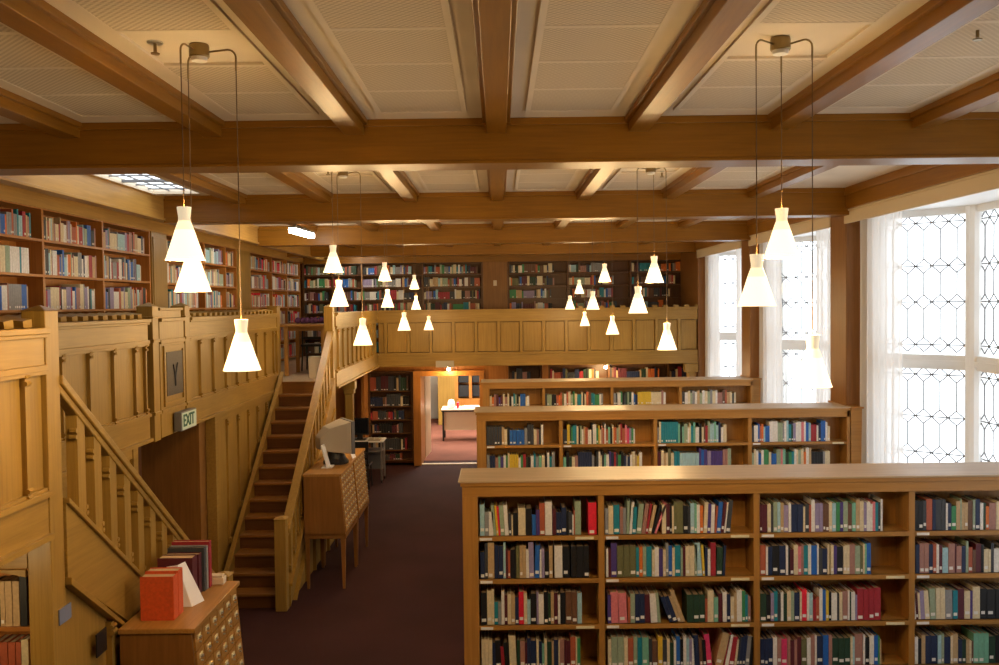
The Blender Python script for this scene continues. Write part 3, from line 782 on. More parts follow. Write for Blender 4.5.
# second and third islands
def rowfill(yf, bay, row, frac, seq, hmax=.215):
    a, b = [(-.145, .625), (.675, 1.635), (1.685, 2.645), (2.695, 3.69)][bay]
    fill(TF(yf), a, a + (b - a) * frac, SH[row], hmax, seq, .03, area=.001)
rowfill(BCY[1], 0, 0, .79, 'ddddddackbbbbbgddcfdw'); rowfill(BCY[1], 0, 1, .95, 'gnnfjuwvcyyyywvrekwtgjckwtg', .2)
rowfill(BCY[1], 1, 0, .80, 'dddyyevttckswaTTwwkwwvycfTwTjkcoTsarTTpqlvw'); rowfill(BCY[1], 1, 1, .88, 'jkecfnnnnnngkdwckjwunrdvkngnwcayw', .2)
rowfill(BCY[1], 2, 0, .77, 'gcttttttttjkjsswctjwwkchrsiijinwcc', .23); rowfill(BCY[1], 2, 1, .82, 'mcaczcttiiiiiiiubuluuuuffs', .23)
rowfill(BCY[1], 3, 0, .84, 'dwwbToibbwwwwssgwitelwwpwbirrwnbbwc', .225); rowfill(BCY[1], 3, 1, .84, 'scwbwvvcbbsspjevtwcscowakkkkgcc')
rowfill(BCY[2], 0, 0, .76, 'cofmumcfckwtskcbbbcw', .19); rowfill(BCY[2], 1, 0, .89, 'dsskkToTzwTcsvcttckcThttvvwg', .21)
rowfill(BCY[2], 2, 0, .80, 'gdwwvkdesewbnyyyyyyyccccccfw', .2); rowfill(BCY[2], 3, 0, .80, 'dwcsgwaswcsgcwffhTacdc', .21)

# ---------------- wall bookcases
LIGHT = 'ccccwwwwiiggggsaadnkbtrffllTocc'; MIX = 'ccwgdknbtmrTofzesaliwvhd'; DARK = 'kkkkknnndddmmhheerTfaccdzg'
def wallcase(label, T, ups, shelves, ztop, zbot, depth, pal, dens, tone='case', stiles=True, fracs=(.55, 1.0), special=None, name='bookcase'):
    c0 = T((ups[0] + ups[-1]) / 2, 0, zbot)
    root = thing(name, label, 'bookcase', c0)
    A = ax(T)
    def mk(nm, fn, mat, bevel=0, par=root):
        m = MB(); m.T = T; fn(m); return m.build(nm, mat, par, bevel=bevel)
    for i, u in enumerate(ups):
        mk('side_panel' if i in (0, len(ups) - 1) else 'divider', lambda m: m.box(u - .018, u + .018, 0, depth, zbot, ztop), wood(tone, 'z'))
    mk('back_panel', lambda m: m.box(ups[0], ups[-1], depth - .012, depth, zbot, ztop), wood(tone, 'z'))
    mk('top', lambda m: m.box(ups[0] - .018, ups[-1] + .018, 0, depth, ztop, ztop + .025), wood(tone, A))
    for a, b in zip(ups[:-1], ups[1:]):
        a += .018; b -= .018
        zz = sorted(set(list(shelves) + [zbot + .06]))
        for i, z in enumerate(zz):
            mk('shelf', lambda m: m.box(a, b, .0, depth - .012, z - .022, z), wood(tone, A))
            nz = zz[i + 1] - .03 if i + 1 < len(zz) else ztop
            gap = nz - z
            n = max(3, int((b - a) / dens)); fr = rng.uniform(*fracs)
            n = max(2, int(n * fr))
            seq = ''
            while len(seq) < n:
                c = rng.choice(pal); seq += c * rng.choice((1, 1, 1, 1, 1, 2, 3) if rng.random() < .95 else (6,))
            fill(T, a + .005, a + (b - a) * fr - .005, z, gap * .86, seq[:n], dens)
    return root
TLW = lambda u, d, z: (-4.0 - d, u, z)
GS = [3.84, 3.53, 3.22, 2.91, 2.60]
wallcase('oak gallery bookcase at the far left, left of the first plain pilaster', TLW, [5.65, 6.88, 8.12, 9.35, 10.6], GS, 4.10, 2.20, .24, LIGHT, .026, tone='orange', fracs=(.8, .95))
wallcase('oak gallery bookcase behind the near left pendant, between two plain pilasters', TLW, [11.13, 12.57, 13.54, 14.1], GS, 4.10, 2.20, .24, LIGHT, .028, tone='orange', fracs=(.8, .98))
wallcase('oak gallery bookcase in the corner beyond the stair head, red folders low', TLW, [14.87, 16.3, 17.45, 18.6], GS, 4.10, 2.20, .24, LIGHT + 'RRRO', .03, tone='orange', fracs=(.85, 1))
for (a, b) in ((10.62, 11.11), (14.12, 14.85)):
    m = MB(); m.box(-4.26, -3.985, a, b, 2.25, 4.11); m.box(-3.985, -3.975, a + .03, b - .03, 2.3, 4.05)
    tn[0] += 1; struct(m.build('trim_%d' % tn[0], wood('oak', 'z'), bevel=.003), 'plain oak pilaster between the gallery bookcases')
TRW = lambda u, d, z: (u, 18.9 + d, z)
RS = [3.86, 3.60, 3.34, 3.08, 2.82, 2.56]
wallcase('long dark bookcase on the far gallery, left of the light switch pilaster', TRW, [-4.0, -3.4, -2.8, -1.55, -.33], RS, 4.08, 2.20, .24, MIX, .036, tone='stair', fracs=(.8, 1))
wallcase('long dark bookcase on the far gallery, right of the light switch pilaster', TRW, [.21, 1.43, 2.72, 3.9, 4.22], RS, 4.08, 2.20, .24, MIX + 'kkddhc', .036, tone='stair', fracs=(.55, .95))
m = MB(); m.box(-.31, .19, 18.885, 19.15, 2.25, 4.09); tn[0] += 1
struct(m.build('trim_%d' % tn[0], wood('walnut', 'z'), bevel=.003), 'plain wooden pilaster on the far gallery wall')
# under the far gallery
US = [1.51, 1.20, .93, .66, .32]
TRU = lambda u, d, z: (u, 18.42 + d, z)
m = MB(); m.box(-4.2, -1.76, 18.70, 19.17, 0, 2.08); m.box(-.30, 4.1, 18.70, 19.17, 0, 2.08); m.box(-1.76, -.30, 18.70, 19.17, 1.9, 2.08)
trim(m, wood('orange', 'z'), 'wood lining of the wall under the far gallery')
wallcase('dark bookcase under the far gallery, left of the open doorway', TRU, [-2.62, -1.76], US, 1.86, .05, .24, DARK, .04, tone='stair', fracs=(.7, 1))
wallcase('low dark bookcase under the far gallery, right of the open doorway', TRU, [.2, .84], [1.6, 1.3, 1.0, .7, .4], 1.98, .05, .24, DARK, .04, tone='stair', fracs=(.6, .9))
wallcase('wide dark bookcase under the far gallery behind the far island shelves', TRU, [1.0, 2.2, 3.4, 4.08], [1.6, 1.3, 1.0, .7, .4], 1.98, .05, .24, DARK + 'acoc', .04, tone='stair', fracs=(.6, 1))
m = MB(); m.box(-2.85, -2.64, 18.3, 18.70, 0, 2.07); m.box(.86, .98, 18.36, 18.70, 0, 2.07); m.box(-.29, .18, 18.4, 18.70, 0, 2.07)
trim(m, wood('orange', 'z'), 'orange wood posts under the far gallery', .003)
# left under-gallery run
TU = lambda u, d, z: (-3.3 - d, u, z)
wallcase('shelving under the gallery behind the computer trolley', TU, [13.1, 14.6, 16.1, 17.6], US, 1.95, .05, .3, DARK, .05, tone='orange', fracs=(.5, .9))
m = MB(); m.box(-3.7, -3.64, 12.7, 18.9, 0, 2.08); trim(m, wood('orange', 'z'), 'wood partition under the gallery')
m = MB(); m.box(-2.70, -2.64, 17.9, 18.29, 0, 2.07); trim(m, wood('orange', 'z'), 'orange wood end panel under the gallery')
# under near gallery: bookcase at lower-left
TN_ = lambda u, d, z: (u, 4.70 + d, z)
wallcase('small bookcase under the near gallery at the lower left corner', TN_, [-2.95, -2.42], [1.585, 1.27, .97, .67, .37], 1.9, .05, .15, 'kkoyTcank', .035, tone='orange', fracs=(.98, 1))
m = MB(); m.box(-3.0, -2.42, 4.66, 4.70, 1.9, 2.06); m.prism([(-2.42, 1.86), (-2.42, 1.9), (-2.62, 1.9)], 4.64, 4.66, 'y')
trim(m, wood('oak', 'x'), 'wooden lintel over the lower left bookcase', .003)
# post with capital under the corner gallery
m = MB(); m.box(-2.40, -2.28, 14.25, 14.37, 0, 2.06); m.box(-2.44, -2.24, 14.2, 14.42, 1.93, 2.06); m.box(-2.42, -2.26, 14.22, 14.4, 1.86, 1.93); m.box(-2.43, -2.25, 14.22, 14.4, 0, .15)
tag(m.build('gallery_post', wood('oak', 'z'), bevel=.005), 'square oak post carrying the gallery beyond the computer monitor', 'post')
m = MB(); m.box(3.55, 3.70, 17.3, 17.45, 0, 2.06); m.box(3.5, 3.74, 17.26, 17.48, 1.9, 2.06)
tag(m.build('gallery_post', wood('oak', 'z'), bevel=.005), 'square oak post under the far gallery beside the far window', 'post')

# ---------------- emit book geometry
def book_geo(r):
    T = r['T']; a = r['u0']; wd = r['w']; h = r['h']; z = r['z']; d0 = r['front']; d1 = d0 + r['dep']; th = -R(r['lean'])
    c_, s_ = math.cos(th), math.sin(th)
    piv = a + wd if r['lean'] > 0 else a
    t = wd * c_ if abs(r['lean']) > 8 else wd
    def TT(u, d, zz):
        # local u in [0,t]; pivot at lowest bottom corner
        lu = u - (t if r['lean'] > 0 else 0)
        return T(piv + lu * c_ - zz * s_, d, z + .001 + lu * s_ + zz * c_) if True else None
    return TT, t, h, d0, d1
allbooks.sort(key=lambda r: -r['area'])
N_IND = 293
stuff = MB()
for i, r in enumerate(allbooks):
    TT, t, h, d0, d1 = book_geo(r)
    bt_ = min(.003, t * .15)
    if i < N_IND:
        bay, row, k = r['where']
        nm = BOOKC[r['c']][0]
        base = TT(t / 2, d0, 0)
        hw = 'tall' if h > .225 else ('short' if h < .165 else 'mid-height')
        wi = 'thick' if t > .042 else ('thin' if t < .022 else 'slim')
        ln_ = ' leaning' if abs(r['lean']) > 4 else ''
        root = thing('book', '%s %s%s book, %s from left, %s, %s, nearest bookcase' % (hw if hw != 'mid-height' else wi, nm, ln_, ORD[k], ROWN[row], BAYN[bay]), 'book', base, 'books in the nearest bookcase')
        m = MB(); m.T = TT
        m.box(0, t, d0, d0 + .004, 0, h); m.box(0, bt_, d0 + .004, d1, 0, h); m.box(t - bt_, t, d0 + .004, d1, 0, h)
        m.build('cover', BM[r['c']], root)
        m = MB(); m.T = TT; m.box(bt_, t - bt_, d0 + .004, d1 - .004, .003, h - .004); m.build('page_block', M_PAGES, root)
        if t > .014 and rng.random() < .7:
            lz = rng.uniform(.008, .03); lh = .02
            m = MB(); m.T = TT; m.box(t * .12, t * .88 if t < .04 else t * .7, d0 - .0012, d0, lz, lz + lh); m.build('spine_label', M_LABEL, root)
    else:
        stuff.T = TT; c = BM[r['c']]
        stuff.box(0, t, d0, d0 + .004, 0, h, c); stuff.box(0, bt_, d0 + .004, d1, 0, h, c); stuff.box(t - bt_, t, d0 + .004, d1, 0, h, c)
        stuff.box(bt_, t - bt_, d0 + .004, d1 - .004, .003, h - .004, M_PAGES)
        if rng.random() < .45 and t > .012: stuff.box(t * .15, t * .8, d0 - .0012, d0, .015, .033, M_LABEL)
        stuff.T = None
so = stuff.build('books', None, fixn=False)
tag(so, 'rows of many-coloured books on the farther bookcases and gallery shelves', 'books', kind='stuff')
print('BOOKS', len(allbooks))

# ================================================================== PENDANT LIGHTS
def shade_profile():
    return [(.085, 0), (.081, .010), (.056, .085), (.041, .132)], [(.041, .132), (.032, .158), (.0265, .172)], [(.0265, .172), (.0255, .186), (.0305, .227), (.031, .233)]
def pendant(label, cx, cy, arms):
    """arms: (dx, dy, z of shade top)"""
    root = thing('pendant_light', label, 'pendant light', (cx, cy, ZC), 'three-shade pendant lights')
    m = MB(); m.lathe([(.042, 4.352), (.045, 4.357), (.045, 4.40), (.042, ZC)], cx, cy, 0, seg=24); m.build('ceiling_rose', M_BRASS, root, smooth=False)
    m = MB(); m.lathe([(.034, 4.335), (.036, 4.352)], cx, cy, 0, seg=20); m.build('rose_cover', M_WHITE, root)
    for (dx, dy, zt) in arms:
        L = math.hypot(dx, dy); ux, uy = dx / L, dy / L
        pts = [(cx + ux * .035, cy + uy * .035, 4.375)]
        r0 = .035
        pts.append((cx + ux * (L - r0), cy + uy * (L - r0), 4.385))
        for q in range(1, 6):
            a = q / 5 * PI / 2
            pts.append((cx + ux * (L - r0 + r0 * math.sin(a)), cy + uy * (L - r0 + r0 * math.sin(a)), 4.385 - r0 + r0 * math.cos(a)))
        pts.append((cx + dx, cy + dy, 4.29))
        m = MB(); m.tube(pts, .0045, seg=7); arm = m.build('arm', M_BRASS, root, smooth=True)
        m = MB(); m.tube([(cx + dx, cy + dy, 4.295), (cx + dx, cy + dy, zt - .03)], .0025, seg=6); m.build('cord', M_CORD, arm)
        lo, mid_, hi = shade_profile()
        x, y, zb = cx + dx, cy + dy, zt - .233
        m = MB(); m.lathe(lo, x, y, zb, seg=28, caps=False); m.lathe([(r_ * .93, z_) for r_, z_ in lo[::-1]], x, y, zb, seg=28, caps=False)
        sh = m.build('shade', M_SHADE, root, smooth=True, fixn=False)
        m = MB(); m.lathe(mid_, x, y, zb, seg=28, caps=False); m.build('shade_shoulder', M_SHADE2, sh, smooth=True, fixn=False)
        m = MB(); m.lathe(hi, x, y, zb, seg=24, caps=False); m.build('shade_neck', M_NECK, sh, smooth=True, fixn=False)
        lb_ = bpy.data.lights.new('bulb_light', 'POINT'); lb_.energy = BULB_W; lb_.color = (1.0, .68, .32); lb_.shadow_soft_size = .05
        bo_ = bpy.data.objects.new('bulb_light', lb_); COL.objects.link(bo_); bo_.parent = root; bo_.location = Vector((x, y, zb - .055)) - Vector((cx, cy, ZC))
        ld_ = bpy.data.lights.new('bulb_glow', 'POINT'); ld_.energy = UPLIGHT_W; ld_.color = (1.0, .66, .26); ld_.shadow_soft_size = .02
        lo_ = bpy.data.objects.new('bulb_glow', ld_); COL.objects.link(lo_); lo_.parent = root
        lo_.location = Vector((x, y, zb + .203)) - Vector((cx, cy, ZC))
    return root
R1 = .15
AL = ((.15, 0), (-.075, .13), (-.075, -.13))
BL = ((.12, -.07), (-.13, -.07), (.05, .15))
def pend_z(py, y): # height of shade top from its image row (flat approximation)
    return EYE - (py - 304.5) * y / 920.0
for nm, side, cy, zs in (
    ('nearest left three-shade pendant, hanging before the left gallery', -1, 4.2, (3.165, 3.53, 3.665)),
    ('nearest right three-shade pendant, hanging before the windows', 1, 4.2, (3.065, 3.43, 3.655)),
    ('second left three-shade pendant, hanging over the far stair', -1, 8.05, (3.11, 3.45, 3.745)),
    ('second right three-shade pendant, before the far parapet near the third window', 1, 8.05, (3.04, 3.36, 3.63)),
    ('third left three-shade pendant, before the far gallery bookcase', -1, 11.87, (3.13, 3.43, 3.77)),
    ('third right three-shade pendant, before the far gallery bookcase', 1, 11.87, (3.05, 3.37, 3.73)),
    ('farthest left three-shade pendant, smallest left of the centre', -1, 15.66, (3.03, 3.38, 3.73)),
    ('farthest right three-shade pendant, smallest right of the centre', 1, 15.66, (3.07, 3.35, 3.62))):
    A = AL if side < 0 else BL
    if cy == 4.2 and side < 0: A = ((.165, 0), (-.095, .13), (-.04, -.13))
    pendant(nm, (1.29 if (side > 0 and cy < 5) else (-1.37 if cy == 11.87 and side < 0 else 1.34 * side)), cy, [(A[k][0], A[k][1], zs[k]) for k in range(3)])

# ================================================================== CURTAINS
def curtain(label, pts, z0=1.02, z1=4.12, folds=7, amp=.026):
    m = MB(); n = 72; vs = []; nz = 14
    P = [Vector(p) for p in pts]
    for j in range(nz + 1):
        f = j / nz; z = z1 + (z0 - z1) * f
        for i in range(n + 1):
            t = i / n
            p = P[0].lerp(P[1], t); d = (P[1] - P[0]).normalized(); nn = Vector((-d.y, d.x))
            a = amp * (.55 + .6 * f) * math.sin(t * folds * 2 * PI + .6 * math.sin(f * 3 + t * 5)) + amp * .35 * math.sin(t * folds * 4.7 + 1.3)
            q = p + nn * a
            vs.append((q.x, q.y, z))
    fs = [(j * (n + 1) + i, j * (n + 1) + i + 1, (j + 1) * (n + 1) + i + 1, (j + 1) * (n + 1) + i) for j in range(nz) for i in range(n)]
    m.add(vs, fs)
    return tag(m.build('curtain', M_SHEER, smooth=True, fixn=False), label, 'curtain', 'white sheer curtains')
WN = ['the window nearest the viewer', 'the first visible window', 'the second window', 'the farthest window']
for i in range(4):
    y0, y1 = PIERS[i][1], PIERS[i + 1][0]
    curtain('sheer white curtain gathered at the far side of ' + WN[i], ((3.88, y1 - .03), (3.92, y1 - 1.0)))
    if i > 0:
        curtain('sheer white curtain gathered at the near side of ' + WN[i], ((3.92, y0 + (.42 if i == 1 else .95)), (3.88, y0 + .03)))

# ================================================================== CARD CATALOGUES
def catalogue(label, y0, tall_legs=True, zt=1.32, x0=-2.235, x1=-1.81, rows=6, cols=6, L=.92, zb=.62):
    root = thing('card_catalogue', label, 'card catalogue', ((x0 + x1) / 2, y0 + L / 2, 0))
    xs = x1 + .06       # front foot of the sloping face
    m = MB(); m.prism([(x0, zb), (xs - .02, zb), (x1 - .02, zt - .03), (x0, zt - .03)], y0, y0 + .02, 'y'); m.build('side_panel', wood('walnut', 'z'), root)
    m = MB(); m.prism([(x0, zb), (xs - .02, zb), (x1 - .02, zt - .03), (x0, zt - .03)], y0 + L - .02, y0 + L, 'y'); m.build('side_panel', wood('walnut', 'z'), root)
    m = MB(); m.prism([(x0 + .01, zb + .01), (xs - .035, zb + .01), (x1 - .035, zt - .03), (x0 + .01, zt - .03)], y0 + .02, y0 + L - .02, 'y'); m.build('carcase', wood('walnut', 'z'), root)
    m = MB(); m.box(x0 - .01, x1 + .005, y0 - .008, y0 + L + .008, zt - .03, zt); m.build('top', wood('case', 'y'), root, bevel=.004)
    m = MB(); m.box(x0, xs - .015, y0, y0 + L, zb - .04, zb + .01); m.build('apron', wood('walnut', 'y'), root)
    H = zt - .04 - zb - .02; dh = H / rows; dw = (L - .05) / cols
    def fx(z): return xs - .025 + (x1 - xs) * (z - zb) / (zt - zb)
    for r_ in range(rows):
        for c in range(cols):
            za = zb + .02 + r_ * dh + .004; zc = za + dh - .008
            a = y0 + .025 + c * dw + .004; b = a + dw - .008
            m = MB()
            m.hexa([(fx(za) - .02, a, za), (fx(za) + .012, a, za), (fx(za) + .012, b, za), (fx(za) - .02, b, za),
                    (fx(zc) - .02, a, zc), (fx(zc) + .012, a, zc), (fx(zc) + .012, b, zc), (fx(zc) - .02, b, zc)])
            d_ = m.build('drawer', wood('case', 'y'), root)
            zm = (za + zc) / 2; xm = fx(zm) + .012; cy_ = (a + b) / 2
            m = MB(); m.box(xm - .004, xm + .003, cy_ - .028, cy_ + .028, zm, zm + .028); m.build('label_holder', M_CREAMLABEL, d_)
            m = MB(); m.box(xm - .002, xm + .014, cy_ - .012, cy_ + .012, zm + .004, zm + .016); m.tube([(xm, cy_, zm - .018), (xm + .014, cy_, zm - .018)], .006, seg=6); m.build('pull', M_STEEL, d_)
    for (x, y) in ((x0 + .03, y0 + .03), (xs - .05, y0 + .03), (x0 + .03, y0 + L - .03), (xs - .05, y0 + L - .03)):
        m = MB(); m.hexa([(x - .014, y - .014, 0), (x + .014, y - .014, 0), (x + .014, y + .014, 0), (x - .014, y + .014, 0),
                          (x - .026, y - .026, zb - .04), (x + .026, y - .026, zb - .04), (x + .026, y + .026, zb - .04), (x - .026, y + .026, zb - .04)])
        m.build('leg', wood('walnut', 'z'), root)
    return root
catalogue('wooden card catalogue at the foot of the near stair, books on top', 5.32, zt=1.35, x0=-2.235, x1=-1.80)
catalogue('wooden card catalogue on legs beside the far stair, monitor on top', 10.38, rows=8)
catalogue('wooden card catalogue on legs beyond the one with the monitor', 11.33, rows=8)

# things on the near catalogue
def solid_book(label, x0, x1, y0, y1, z, h, col, grp=None, page=True):
    root = thing('book', label, 'book', ((x0 + x1) / 2, (y0 + y1) / 2, z), grp)
    z += .001; t = .004
    m = MB(); m.box(x0, x1, y0, y0 + t, z, z + h); m.box(x0, x1, y1 - t, y1, z, z + h); m.box(x1 - t, x1, y0 + t, y1 - t, z, z + h); m.build('cover', BM[col], root, bevel=.001)
    m = MB(); m.box(x0 + .004, x1 - t, y0 + t, y1 - t, z + .004, z + h - .006); m.build('page_block', flat('tan_page_edges', (.58, .42, .25), .9), root)
ZT = 1.35
solid_book('front orange-red volume of two on the near card catalogue', -2.165, -1.965, 5.455, 5.535, ZT, .265, 'O')
solid_book('rear orange-red volume of two, behind the front one on the catalogue', -2.165, -1.965, 5.54, 5.62, ZT, .275, 'O')
solid_book('maroon bound volume just behind the white card on the catalogue', -2.21, -1.985, 5.86, 5.95, ZT, .265, 'm')
solid_book('second maroon volume beside the grey one on the catalogue', -2.2, -1.975, 5.955, 6.01, ZT, .262, 'm')
solid_book('charcoal volume between maroon and red books on the catalogue', -2.2, -1.96, 6.015, 6.05, ZT, .29, 'd')
solid_book('grey volume next to the charcoal one on the catalogue', -2.2, -1.955, 6.055, 6.085, ZT, .29, 'g')
solid_book('dark red volume, last but one in the catalogue row', -2.2, -1.95, 6.095, 6.14, ZT, .31, 'r')
m = MB(); m.hexa([(-2.03, 5.70, ZT + .002), (-1.94, 5.70, ZT + .002), (-1.94, 5.703, ZT + .002), (-2.03, 5.703, ZT + .002),
                  (-2.10, 5.72, ZT + .25), (-2.03, 5.72, ZT + .26), (-2.03, 5.723, ZT + .26), (-2.10, 5.723, ZT + .25)])
m.hexa([(-1.94, 5.70, ZT + .002), (-1.90, 5.82, ZT + .002), (-1.902, 5.822, ZT + .002), (-1.942, 5.702, ZT + .002),
        (-2.03, 5.72, ZT + .26), (-2.01, 5.80, ZT + .26), (-2.012, 5.802, ZT + .26), (-2.032, 5.722, ZT + .26)])
tag(m.build('folded_card', M_PAPER), 'folded white paper card standing between the orange and maroon books', 'card')
m = MB(); m.box(-1.99, -1.88, 6.16, 6.23, ZT, ZT + .045); m.box(-1.98, -1.89, 6.165, 6.225, ZT + .045, ZT + .06, None)
tag(m.build('card_box', M_CREAM, bevel=.003), 'small cream box at the far end of the near catalogue', 'box')

# things on the far catalogue: CRT monitor seen from behind, paper, tilted sign holder
ZT = 1.32
root = thing('crt_monitor', 'beige tube computer monitor on the far card catalogue', 'monitor', (-2.0, 11.1, ZT))
m = MB()
def quadring(m, sects):
    vs = []; 
    for s_ in sects: vs += s_
    fs = [(3, 2, 1, 0), tuple(range(4 * (len(sects) - 1), 4 * len(sects)))]
    for i in range(len(sects) - 1):
        for k in range(4): fs.append((4 * i + k, 4 * i + (k + 1) % 4, 4 * i + 4 + (k + 1) % 4, 4 * i + 4 + k))
    m.add(vs, fs)
# screen faces +x/+y; body tapers back to the left
def sect(t, w_, h, zc):
    c = Vector((-2.19, 11.0)).lerp(Vector((-1.88, 11.18)), t)
    d_ = Vector((.30, .16)).normalized(); n_ = Vector((-d_.y, d_.x))
    a = c - n_ * w_ / 2; b = c + n_ * w_ / 2
    return [(a.x, a.y, zc - h / 2), (b.x, b.y, zc - h / 2), (b.x, b.y, zc + h / 2), (a.x, a.y, zc + h / 2)]
quadring(m, [sect(0, .2, .14, ZT + .26), sect(.3, .28, .28, ZT + .30), sect(.85, .40, .37, ZT + .315), sect(1.0, .42, .385, ZT + .32)])
m.build('casing', M_BEIGE, root, bevel=.012)
m = MB(); quadring(m, [sect(1.0, .43, .395, ZT + .32), sect(1.12, .43, .395, ZT + .32)]); m.build('bezel', M_GREYP, root, bevel=.006)
m = MB(); quadring(m, [sect(1.12, .36, .30, ZT + .33), sect(1.125, .36, .30, ZT + .33)]); m.build('screen', M_BLACK, root)
m = MB(); m.lathe([(.15, .0), (.155, .03), (.12, .07), (.08, .17)], -1.99, 11.1, ZT + .001, seg=20); m.build('stand', M_BLACK, root, smooth=False)
m = MB(); m.hexa([(-1.835, 11.38, ZT + .002), (-1.815, 11.52, ZT + .002), (-1.82, 11.522, ZT + .002), (-1.84, 11.382, ZT + .002),
                  (-1.93, 11.40, ZT + .24), (-1.90, 11.50, ZT + .26), (-1.905, 11.502, ZT + .26), (-1.935, 11.402, ZT + .24)])
tag(m.build('paper_sheet', M_PAPER), 'white sheet of paper propped behind the beige monitor', 'paper')
root = thing('sign_holder', 'thin tilted clear-edged sign holder standing before the beige monitor', 'sign holder', (-2.03, 10.78, ZT))
m = MB(); m.hexa([(-2.04, 10.74, ZT + .012), (-2.025, 10.74, ZT + .012), (-2.025, 10.91, ZT + .012), (-2.04, 10.91, ZT + .012),
                  (-2.11, 10.76, ZT + .26), (-2.095, 10.76, ZT + .26), (-2.095, 10.93, ZT + .26), (-2.11, 10.93, ZT + .26)]); m.build('sheet', M_WHITE, root)
m = MB(); m.box(-2.10, -1.98, 10.73, 10.92, ZT + .001, ZT + .012); m.build('foot', M_WHITE, root)

# computer trolley beyond
root = thing('computer_trolley', 'grey wheeled computer trolley under the gallery corner', 'trolley', (-2.38, 16.85, 0))
m = MB(); m.box(-2.75, -2.12, 16.6, 17.1, .74, .765); m.build('top', M_WHITE, root, bevel=.004)
m = MB(); m.box(-2.70, -2.16, 16.62, 17.08, .56, .58); m.build('shelf', M_GREYP, root)
for (x, y) in ((-2.70, 16.64), (-2.16, 16.64), (-2.70, 17.06), (-2.16, 17.06)):
    m = MB(); m.box(x - .015, x + .015, y - .015, y + .015, .05, .74); l_ = m.build('leg', M_STEEL, root)
    m = MB(); m.tube([(x - .012, y, .027), (x + .012, y, .027)], .027, seg=12); m.build('caster', M_BLACK, l_)
m = MB(); m.box(-2.68, -2.18, 17.05, 17.07, .18, .56); m.build('modesty_panel', M_GREYP, root)
root = thing('flat_monitor', 'black flat-screen monitor on the grey trolley', 'monitor', (-2.52, 16.8, .766))
m = MB(); m.box(-2.74, -2.40, 16.78, 16.82, .86, 1.17); m.build('casing', M_BLACK, root, bevel=.006)
m = MB(); m.box(-2.72, -2.42, 16.775, 16.78, .885, 1.15); m.build('screen', flat('dark_screen', (.01, .012, .018), .15), root)
m = MB(); m.box(-2.62, -2.52, 16.8, 16.84, .78, .9); m.box(-2.68, -2.46, 16.72, 16.9, .766, .78); m.build('stand', M_BLACK, root)
m = MB(); m.box(-2.40, -2.18, 16.65, 16.85, .766, .79); m.box(-2.38, -2.3, 16.67, 16.75, .79, .81)
tag(m.build('keyboard', M_BEIGE, bevel=.003), 'beige keyboard beside the black monitor on the trolley', 'keyboard')
m = MB()
def chair(label, x, y, z, rot, mat, seat_h=.45):
    root = thing('chair', label, 'chair', (x, y, z))
    c_, s_ = math.cos(rot), math.sin(rot)
    T = lambda a, b, h: (x + a * c_ - b * s_, y + a * s_ + b * c_, z + h)
    def mk(nm, fn, bev=0):
        m = MB(); m.T = T; fn(m); return m.build(nm, mat, root, bevel=bev)
    mk('seat', lambda m: m.box(-.21, .21, -.2, .2, seat_h - .04, seat_h), .012)
    mk('backrest', lambda m: (m.box(-.20, .20, .19, .215, seat_h + .22, seat_h + .40), m.box(-.19, -.165, .185, .21, seat_h, seat_h + .4), m.box(.165, .19, .185, .21, seat_h, seat_h + .4), m.box(-.165, .165, .19, .21, seat_h + .08, seat_h + .12)), .008)
    for (a, b) in ((-.18, -.17), (.18, -.17), (-.18, .18), (.18, .18)):
        mk('leg', lambda m: m.tube([(a, b, seat_h - .03), (a * 1.1, b * 1.12, 0)], .013, seg=8))
    return root
chair('black chair drawn up before the computer trolley', -2.5, 16.2, 0, R(180), M_BLACK)
chair('black chair under the gallery table at the head of the far stair', -2.95, 14.85, 2.19, R(180), M_BLACK, .43)
# gallery table
root = thing('gallery_table', 'small wooden table on the gallery at the head of the far stair', 'table', (-2.95, 14.0, 2.19))
m = MB(); m.box(-3.22, -2.55, 13.6, 14.5, 2.925, 2.955); m.build('tabletop', wood('case', 'x'), root, bevel=.004)
m = MB(); m.box(-3.17, -2.60, 13.65, 13.67, 2.86, 2.925); m.box(-3.17, -2.60, 14.43, 14.45, 2.86, 2.925); m.build('apron', wood('case', 'x'), root)
for (x, y) in ((-3.16, 13.66), (-2.61, 13.66), (-3.16, 14.44), (-2.61, 14.44)):
    m = MB(); m.box(x - .028, x + .028, y - .028, y + .028, 2.19, 2.925); m.build('leg', wood('case', 'z'), root, bevel=.003)
m = MB()
for k in range(7):
    m.lathe([(.0, 0), (.04, .02), (.05, .05), (.03, .09), (.0, .1)], -3.1 + k * .07, 14.2 + .04 * (k % 2), 2.956, seg=10, caps=False)
tag(m.build('purple_cloth', flat('purple_cloth', (.10, .03, .09), .9)), 'crumpled purple cloth on the gallery table', 'cloth')
m = MB(); m.box(-2.72, -2.52, 13.1, 13.4, 2.192, 2.50)
tag(m.build('storage_box', M_CREAM, bevel=.006), 'cream box standing on the gallery floor by the stair head', 'box')

